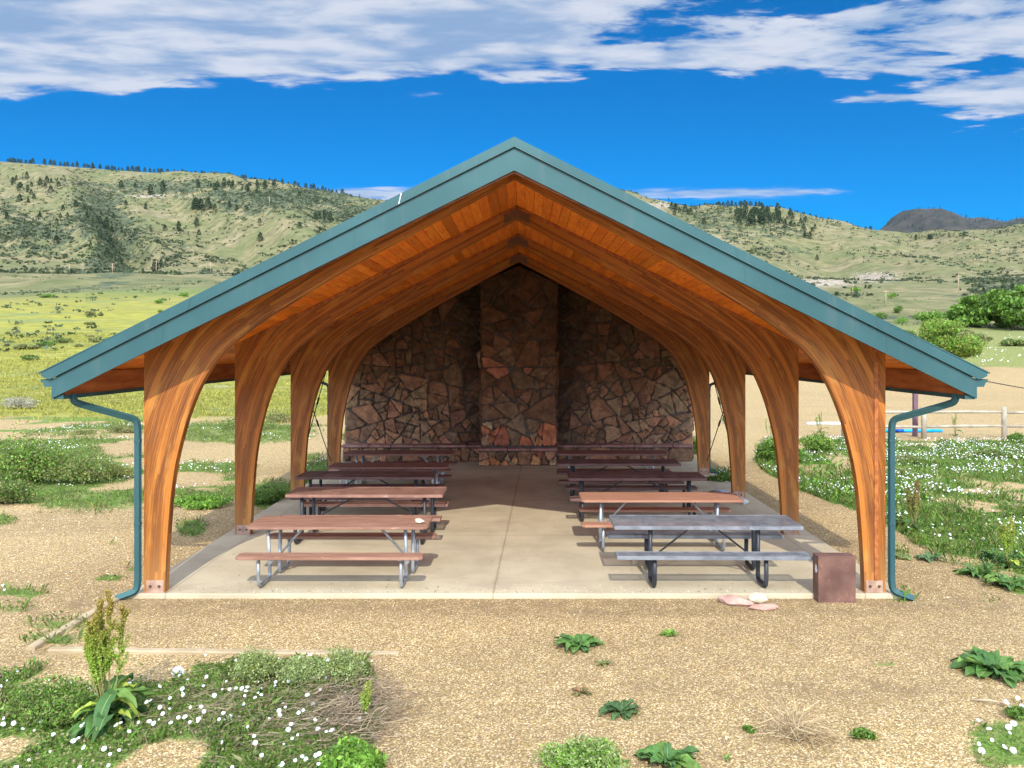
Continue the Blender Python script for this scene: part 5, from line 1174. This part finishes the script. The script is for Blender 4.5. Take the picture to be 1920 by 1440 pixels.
for i, a in enumerate([(1083, 1216, 100, 'leafy green rosette weed alone on the gravel centre right', DOCKG, 22), (1255, 1194, 40, 'small green rosette right of the larger gravel rosette', BRIGHT, 12), (1133, 1251, 42, 'thin small dark weed below the large gravel rosette', OLIVE, 9), (1088, 1302, 46, 'reddish-green weed on gravel left of centre bottom', [(.20, .17, .07), (.12, .15, .05), (.33, .17, .09)], 12),
        (1164, 1340, 88, 'flat dark green rosette low in the centre gravel', [(.06, .12, .04), (.08, .15, .05)], 18), (1252, 1434, 135, 'big glossy green rosette at the bottom edge', DOCKG, 20), (1865, 1262, 150, 'wide leafy dock rosette at the right edge of the gravel', DOCKG, 34), (1362, 1426, 26, 'tiny upright leaf pair right of the big bottom rosette', BRIGHT, 6), (1172, 1432, 30, 'small leaf tuft between the bottom bush and the big rosette', DOCKG, 6),
        (1742, 1052, 56, 'broad pale leaves at the edge of the flowers behind the downspout', [(.15, .26, .12), (.11, .2, .08)], 12), (1835, 1082, 90, 'broad green leaves at the flower patch edge, middle of the border', DOCKG, 20), (1890, 1102, 90, 'broad green leaves at the flower patch edge near the right', DOCKG, 22), (1872, 1052, 80, 'leafy dock clump inside the flower patch at the right', DOCKG, 20), (1700, 985, 60, 'leafy clump at the base of the reddish seed stalks', DOCKG, 14), (632, 1420, 60, 'leafy rosette in front of the dry stalk pile', DOCKG, 10)]):
    rosette(*a[:3], a[3], a[4], a[5], seed=i, hk=.5 if a[2] > 30 else 1.0, slim=.38)
def dock(px, py, hpx, spread, label, seed, ns=5, seeds=2600, leaves=20, topc=(.33, .24, .05), lowc=(.27, .40, .05), leafL=.42):
    rng = np.random.default_rng(seed); p = at(px, py); p.z = float(gz(np.array(p.x), np.array(p.y))); h = hpx*p.y/F; t_ = empty('dock_plant', tuple(p)); tag(t_, label, 'plant')
    acc = []; cc = []
    for i in range(leaves):
        L = leafL*rng.uniform(.6, 1.1); c = DOCKG[rng.integers(0, 4)]
        if rng.random() < .14: c = (.42, .50, .07)
        broad(acc, cc, (rng.normal(0, .03), rng.normal(0, .03), .02+.22*h*rng.random()*(i > leaves*.5)), rng.uniform(0, 6.28), L, L*.27, .75*rng.uniform(.3, 1.3), .95*rng.uniform(.6, 1.2), c, rng)
    np_mesh('leaf', np.array(acc), 4, np.clip(np.array(cc), 0, 1), M['leaf'], t_)
    mb = MB(); P = []; C = []
    for i in range(ns):
        a = rng.uniform(0, 6.28); r = spread*h*math.sqrt(i/max(ns-1, 1))*.9; hh = h*(1-.42*(i/max(ns, 1))); top = Vector((r*math.cos(a), r*math.sin(a)*.7, hh)); b0 = Vector((top.x*.15, top.y*.15, 0)); mid = b0.lerp(top, .5)+Vector((top.x*.1, 0, 0))
        mb.tube([b0, mid, top], .007, 5, radii=[1.2, .9, .3]); k = int(seeds/ns)
        # short side branches crowded with seeds
        nb = 9
        for b_ in range(nb):
            u = .42+.58*b_/nb; o_ = b0.lerp(mid, u*2) if u < .5 else mid.lerp(top, u*2-1); az = rng.uniform(0, 6.28); bl = h*.17*(1.15-u)*rng.uniform(.7, 1.3)+.02; e = o_+Vector((math.cos(az)*bl*.52, math.sin(az)*bl*.45, bl)); mb.tube([o_, e], .0035, 3)
            m_ = int(k/(nb+1)); uu = rng.uniform(0, 1.1, m_); q = np.array(o_)[None]*(1-uu[:, None])+np.array(e)[None]*uu[:, None]+rng.normal(0, .011, (m_, 3)); P.append(q)
        m_ = int(k/(nb+1)); uu = rng.uniform(.5, 1.03, m_); q = np.array(mid)[None]*(1-(uu[:, None]*2-1))+np.array(top)[None]*(uu[:, None]*2-1)+rng.normal(0, .010, (m_, 3)); P.append(q)
    P = np.concatenate(P); f = sstep(.45*h, .95*h, P[:, 2]+rng.normal(0, .07*h, len(P)))[:, None]
    C = (np.array(lowc)*(1-f)+np.array(topc)*f)*rng.uniform(.6, 1.35, (len(P), 1)); sz = rng.uniform(.012, .022, len(P))
    mb.build('stem', M['dry'] if False else M['stemgreen'], t_, fix=False); np_mesh('seed_head', diamonds(P, sz, sz*.8, 0, rng), 4, np.clip(C, 0, 1), M['leaf'], t_); return t_
M['stemgreen'] = m_simple('green_brown_stem', (.17, .15, .05), (.26, .26, .09), 8., .7, bmp=0)
dock(205, 1356, 244, .22, 'tall dock plant with yellow-green seed heads rising from the weedy bed', 3, ns=8, seeds=12000, leaves=54, leafL=.46)
dock(1718, 1000, 100, .28, 'reddish seed-headed dock beside the right downspout', 4, ns=6, seeds=3500, leaves=14, topc=(.24, .12, .045), lowc=(.25, .26, .06), leafL=.30)
dock(1893, 1068, 96, .22, 'tall yellow-green seeding plant at the right edge of the flowers', 5, ns=6, seeds=3000, leaves=14, topc=(.36, .38, .06), leafL=.30)
dock(1792, 818, 46, .20, 'spindly seeding weed in front of the fence', 6, ns=4, seeds=900, leaves=6, topc=(.25, .24, .08), leafL=.3)
dock(1445, 830, 54, .30, 'tall seeding weed behind the second right arch', 7, ns=5, seeds=1500, leaves=8, topc=(.28, .34, .06), leafL=.3)
dock(1540, 812, 40, .30, 'tall green seeding weed rising in front of the white pole', 8, ns=5, seeds=1200, leaves=8, topc=(.16, .24, .06), leafL=.3)
dock(690, 1360, 78, .12, 'single yellow-green seed spike in the dry stalks', 9, ns=3, seeds=900, leaves=3, topc=(.30, .34, .08), leafL=.16)

def sticks(name, label, cx, cy, rx, ry, n, L, seed, kind='stuff', w=.006, aim=None, zmax=.10, cols=DRYC):
    rng = np.random.default_rng(seed); px = cx+rng.normal(0, rx*.5, n); py = cy+rng.normal(0, ry*.5, n); Y = (CH-G0)*F/(py-CY); X = (px-CX)*Y/F
    z = gz(X, Y)+rng.uniform(.005, zmax, n); a = rng.normal(aim, .55, n) if aim is not None else rng.uniform(0, 6.28, n); l = L*rng.uniform(.3, 1.2, n); d = np.stack([np.cos(a), np.sin(a), rng.normal(0, .10, n)], 1)
    A = np.stack([X, Y, z], 1); Mid = A+d*l[:, None]*.5+rng.normal(0, .02, (n, 3)); B = Mid+unit(d+rng.normal(0, .25, (n, 3)))*l[:, None]*.5
    C = jit(cols, n, rng); o = np_mesh(name, np.concatenate([strip_stems(A, Mid, w, rng), strip_stems(Mid, B, w*.8, rng)]), 4, np.concatenate([C, C]), M['dry']); return tag(o, label, kind=kind)
sticks('dry_stalks', 'heap of dry brown stalks at the right end of the bed', 650, 1340, 90, 70, 1300, .30, 1, aim=.7, zmax=.13)
sticks('dry_stalks', 'dry stalks lying among the weeds of the bed', 470, 1340, 240, 90, 900, .28, 2, aim=.3, zmax=.07)
# dry grass tuft on the gravel
p = at(1490, 1385); tt = empty('dry_grass_tuft', tuple(p)); tag(tt, 'straw-coloured dry grass tuft on the gravel at lower right', 'grass tuft')
rng = np.random.default_rng(5); n = 420; a = rng.uniform(0, 6.28, n); l = rng.uniform(.08, .42, n); d = unit(np.stack([np.cos(a)+.35, np.sin(a)*.8, rng.uniform(.05, 1.1, n)], 1)); A = np.stack([rng.normal(0, .05, n), rng.normal(0, .05, n), np.zeros(n)], 1)
Mi = A+d*l[:, None]*.6; B = Mi+unit(d+np.array([0, 0, -.5])+rng.normal(0, .2, (n, 3)))*l[:, None]*.5
np_mesh('blades', np.concatenate([strip_stems(A, Mi, .006, rng), strip_stems(Mi, B, .005, rng)]), 4, np.tile(jit([(.42, .31, .17), (.50, .40, .23), (.28, .19, .11)], n, rng), (2, 1)), M['dry'], tt)
q0 = gp(1822, 1316); q1 = gp(1886, 1324)
tag(MB().tube([q0+Vector((0, 0, .02)), q0.lerp(q1, .5)+Vector((0, 0, .035)), q1+Vector((0, 0, .02))], .012, 6, radii=[.6, 1, .5]).build('stick', M['timber']), 'bleached curved stick on the gravel at the right', 'stick')

# loose pebbles
def pebbles(name, label, x0, x1, y0, y1, n, s0, s1, seed, cols):
    rng = np.random.default_rng(seed); x = rng.uniform(x0, x1, n); y = rng.uniform(y0, y1, n); k = off_slab(x, y); px, py = proj(x, y, gz(x, y)); k &= (cover(px, py, x, y) < .5) & (px > -100) & (px < 2020); x, y = x[k], y[k]; n = len(x)
    c = np.stack([x, y, gz(x, y)+.001], 1); s = (rng.uniform(0, 1, n)**2.5*(s1-s0)+s0)[:, None]; a = rng.uniform(0, 6.28, n); ux = np.stack([np.cos(a), np.sin(a), np.zeros(n)], 1); uy = np.stack([-np.sin(a), np.cos(a), np.zeros(n)], 1)*rng.uniform(.6, 1., (n, 1)); uz = np.array([0, 0, 1.])*rng.uniform(.45, .8, (n, 1))
    R8 = [(ux*math.cos(t_)+uy*math.sin(t_)) for t_ in np.arange(6)*math.pi/3]; F_ = []
    top = c+uz*s*.9+ux*s*.1
    for j in range(6):
        p0, p1 = c+R8[j]*s, c+R8[(j+1) % 6]*s; m0, m1 = c+R8[j]*s*.72+uz*s*.6, c+R8[(j+1) % 6]*s*.72+uz*s*.6
        F_ += [np.stack([p0, p1, m1, m0], 1), np.stack([m0, m1, top, top], 1)]
    V = np.concatenate(F_); C = np.tile(jit(cols, n, rng), (12, 1)); V3 = V
    # the cap faces are triangles: nudge the doubled corner so every face stays a quad
    V3[:, 3] += (V3[:, 0]-V3[:, 3])*.02; o = np_mesh(name, V3, 4, C, M['pebble']); return tag(o, label, kind='stuff')
M['pebble'] = m_leaf('pebble_stone', .0, .85)
PC = [(.47, .32, .135), (.53, .38, .175), (.42, .275, .12), (.26, .18, .10), (.62, .51, .34), (.38, .26, .20), (.46, .31, .17), (.22, .16, .12), (.48, .36, .20)]
pebbles('gravel', 'loose tan gravel in front of the shelter', -6.5, 7.5, 5.0, 10.4, 26000, .004, .010, 1, PC)
pebbles('gravel', 'loose gravel strip along the right of the slab', 4.8, 9.5, 10.3, 22, 9000, .007, .016, 2, PC)
pebbles('gravel', 'loose gravel along the left of the slab', -11, -5.0, 9.0, 17, 12000, .007, .016, 3, PC)

# ------------------------------------------------------------------ air
hzm = bpy.data.materials.new('haze_air'); hzm.use_nodes = True; hzm.node_tree.nodes.clear(); t = NT(hzm.node_tree)
pvn = t.new('ShaderNodeVolumePrincipled', {'Color': (.45, .68, 1.), 'Density': .000006, 'Anisotropy': .2})
t.new('ShaderNodeOutputMaterial', {'Volume': pvn.outputs[0]})
hzo = MB().box(-7000, 7000, -500, 8200, -60, 1500).build('haze', hzm); tag(hzo, 'thin blue air haze over the whole valley', kind='stuff')
# litter on the slab: small chips and a couple of torn paper scraps
rng = np.random.default_rng(77); n = 260; x = rng.uniform(-4.7, 4.5, n); y = 10.5+rng.uniform(0, 1, n)**2*9; c = np.stack([x, y, np.full(n, .004)], 1)
V = []
for j in range(n):
    r = rng.uniform(.006, .018); a0 = rng.uniform(0, 6.28); V.append([c[j]+np.array([math.cos(a0+q*1.57)*r*rng.uniform(.6, 1.2), math.sin(a0+q*1.57)*r*rng.uniform(.6, 1.2), rng.uniform(0, .006)]) for q in range(4)])
tag(np_mesh('litter', np.array(V), 4, jit([(.10, .07, .05), (.30, .22, .12), (.16, .12, .08), (.55, .50, .42)], n, rng), M['leaf']), 'bits of dry leaf and grit scattered on the concrete', kind='stuff')

rng = np.random.default_rng(78); n = 900; x = rng.uniform(-4.9, 4.7, n); y = 10.47+np.abs(rng.normal(0, .16, n)); k = ~((x > 3.6) & (x < 4.2) & (y < 10.6)); x, y = x[k], y[k]; n = len(x)
sz = rng.uniform(.004, .011, n); c = np.stack([x, y, sz*.3], 1)
tag(np_mesh('gravel', diamonds(c, sz*2, sz*1.6, 0, rng), 4, jit(PC, n, rng), M['pebble']), 'gravel kicked up onto the front edge of the concrete', kind='stuff')

# more of the small far pines than one could pick out singly
def far_wood(name, label, P, h, seed):
    rng = np.random.default_rng(seed); m = len(P); k = 16; Q = np.repeat(P, k, 0); hh = np.repeat(h, k); u = rng.uniform(.08, 1., m*k); a = rng.uniform(0, 6.28, m*k); r = .34*hh*(1-u)**.6*rng.uniform(.3, 1, m*k)
    Q = Q+np.stack([r*np.cos(a), r*np.sin(a), u*hh], 1); C = jit([(.030, .052, .020), (.045, .070, .028), (.024, .042, .018)], m*k, rng, .3)
    o = np_mesh(name, diamonds(Q, hh*.22, hh*.17, 0, rng), 4, C, M['needle']); return tag(o, label, kind='stuff')
rng = np.random.default_rng(9); PT = []; HT = []
for cx, cy, rx, ry, n in [(1400, 398, 110, 12, 70), (1530, 418, 80, 8, 40), (1450, 428, 70, 22, 50), (80, 345, 90, 16, 45), (215, 440, 30, 60, 60), (470, 378, 120, 26, 90), (600, 385, 70, 18, 50), (60, 430, 60, 40, 35), (330, 365, 140, 12, 40), (1300, 395, 50, 12, 25), (1760, 446, 60, 4, 25), (1880, 436, 60, 10, 20), (1650, 470, 200, 30, 18)]:
    for _ in range(n):
        px = cx+rng.normal()*rx*.5; py = max(cy+rng.normal()*ry*.5, sky_y(px)+2); p = ray(px, py); PT.append(tuple(p)); HT.append(rng.uniform(6, 11)*p.y/F)
far_wood('distant_wood', 'small dark pines thinly wooding the far hillsides', np.array(PT), np.array(HT), 3)
PT = []; HT = []
for _ in range(260):
    px = rng.uniform(1640, 1925); Xm = (px-CX)/F*6000; PT.append((Xm, 6000-rng.uniform(-30, 900), 0)); HT.append(rng.uniform(14, 26))
mo = bpy.data.objects['mountain']; bpy.context.view_layer.update(); dgm = mo.data
mc = np.empty(len(dgm.vertices)*3, dtype=np.float32); dgm.vertices.foreach_get('co', mc); mc = mc.reshape(-1, 3)
for i, p in enumerate(PT):
    j = np.argmin((mc[:, 0]-p[0])**2+(mc[:, 1]-p[1])**2); PT[i] = tuple(mc[j]+np.array([rng.normal()*6, 0, -2]))
far_wood('mountain_wood', 'dark trees fringing the far brown mountain', np.array(PT), np.array(HT), 4)
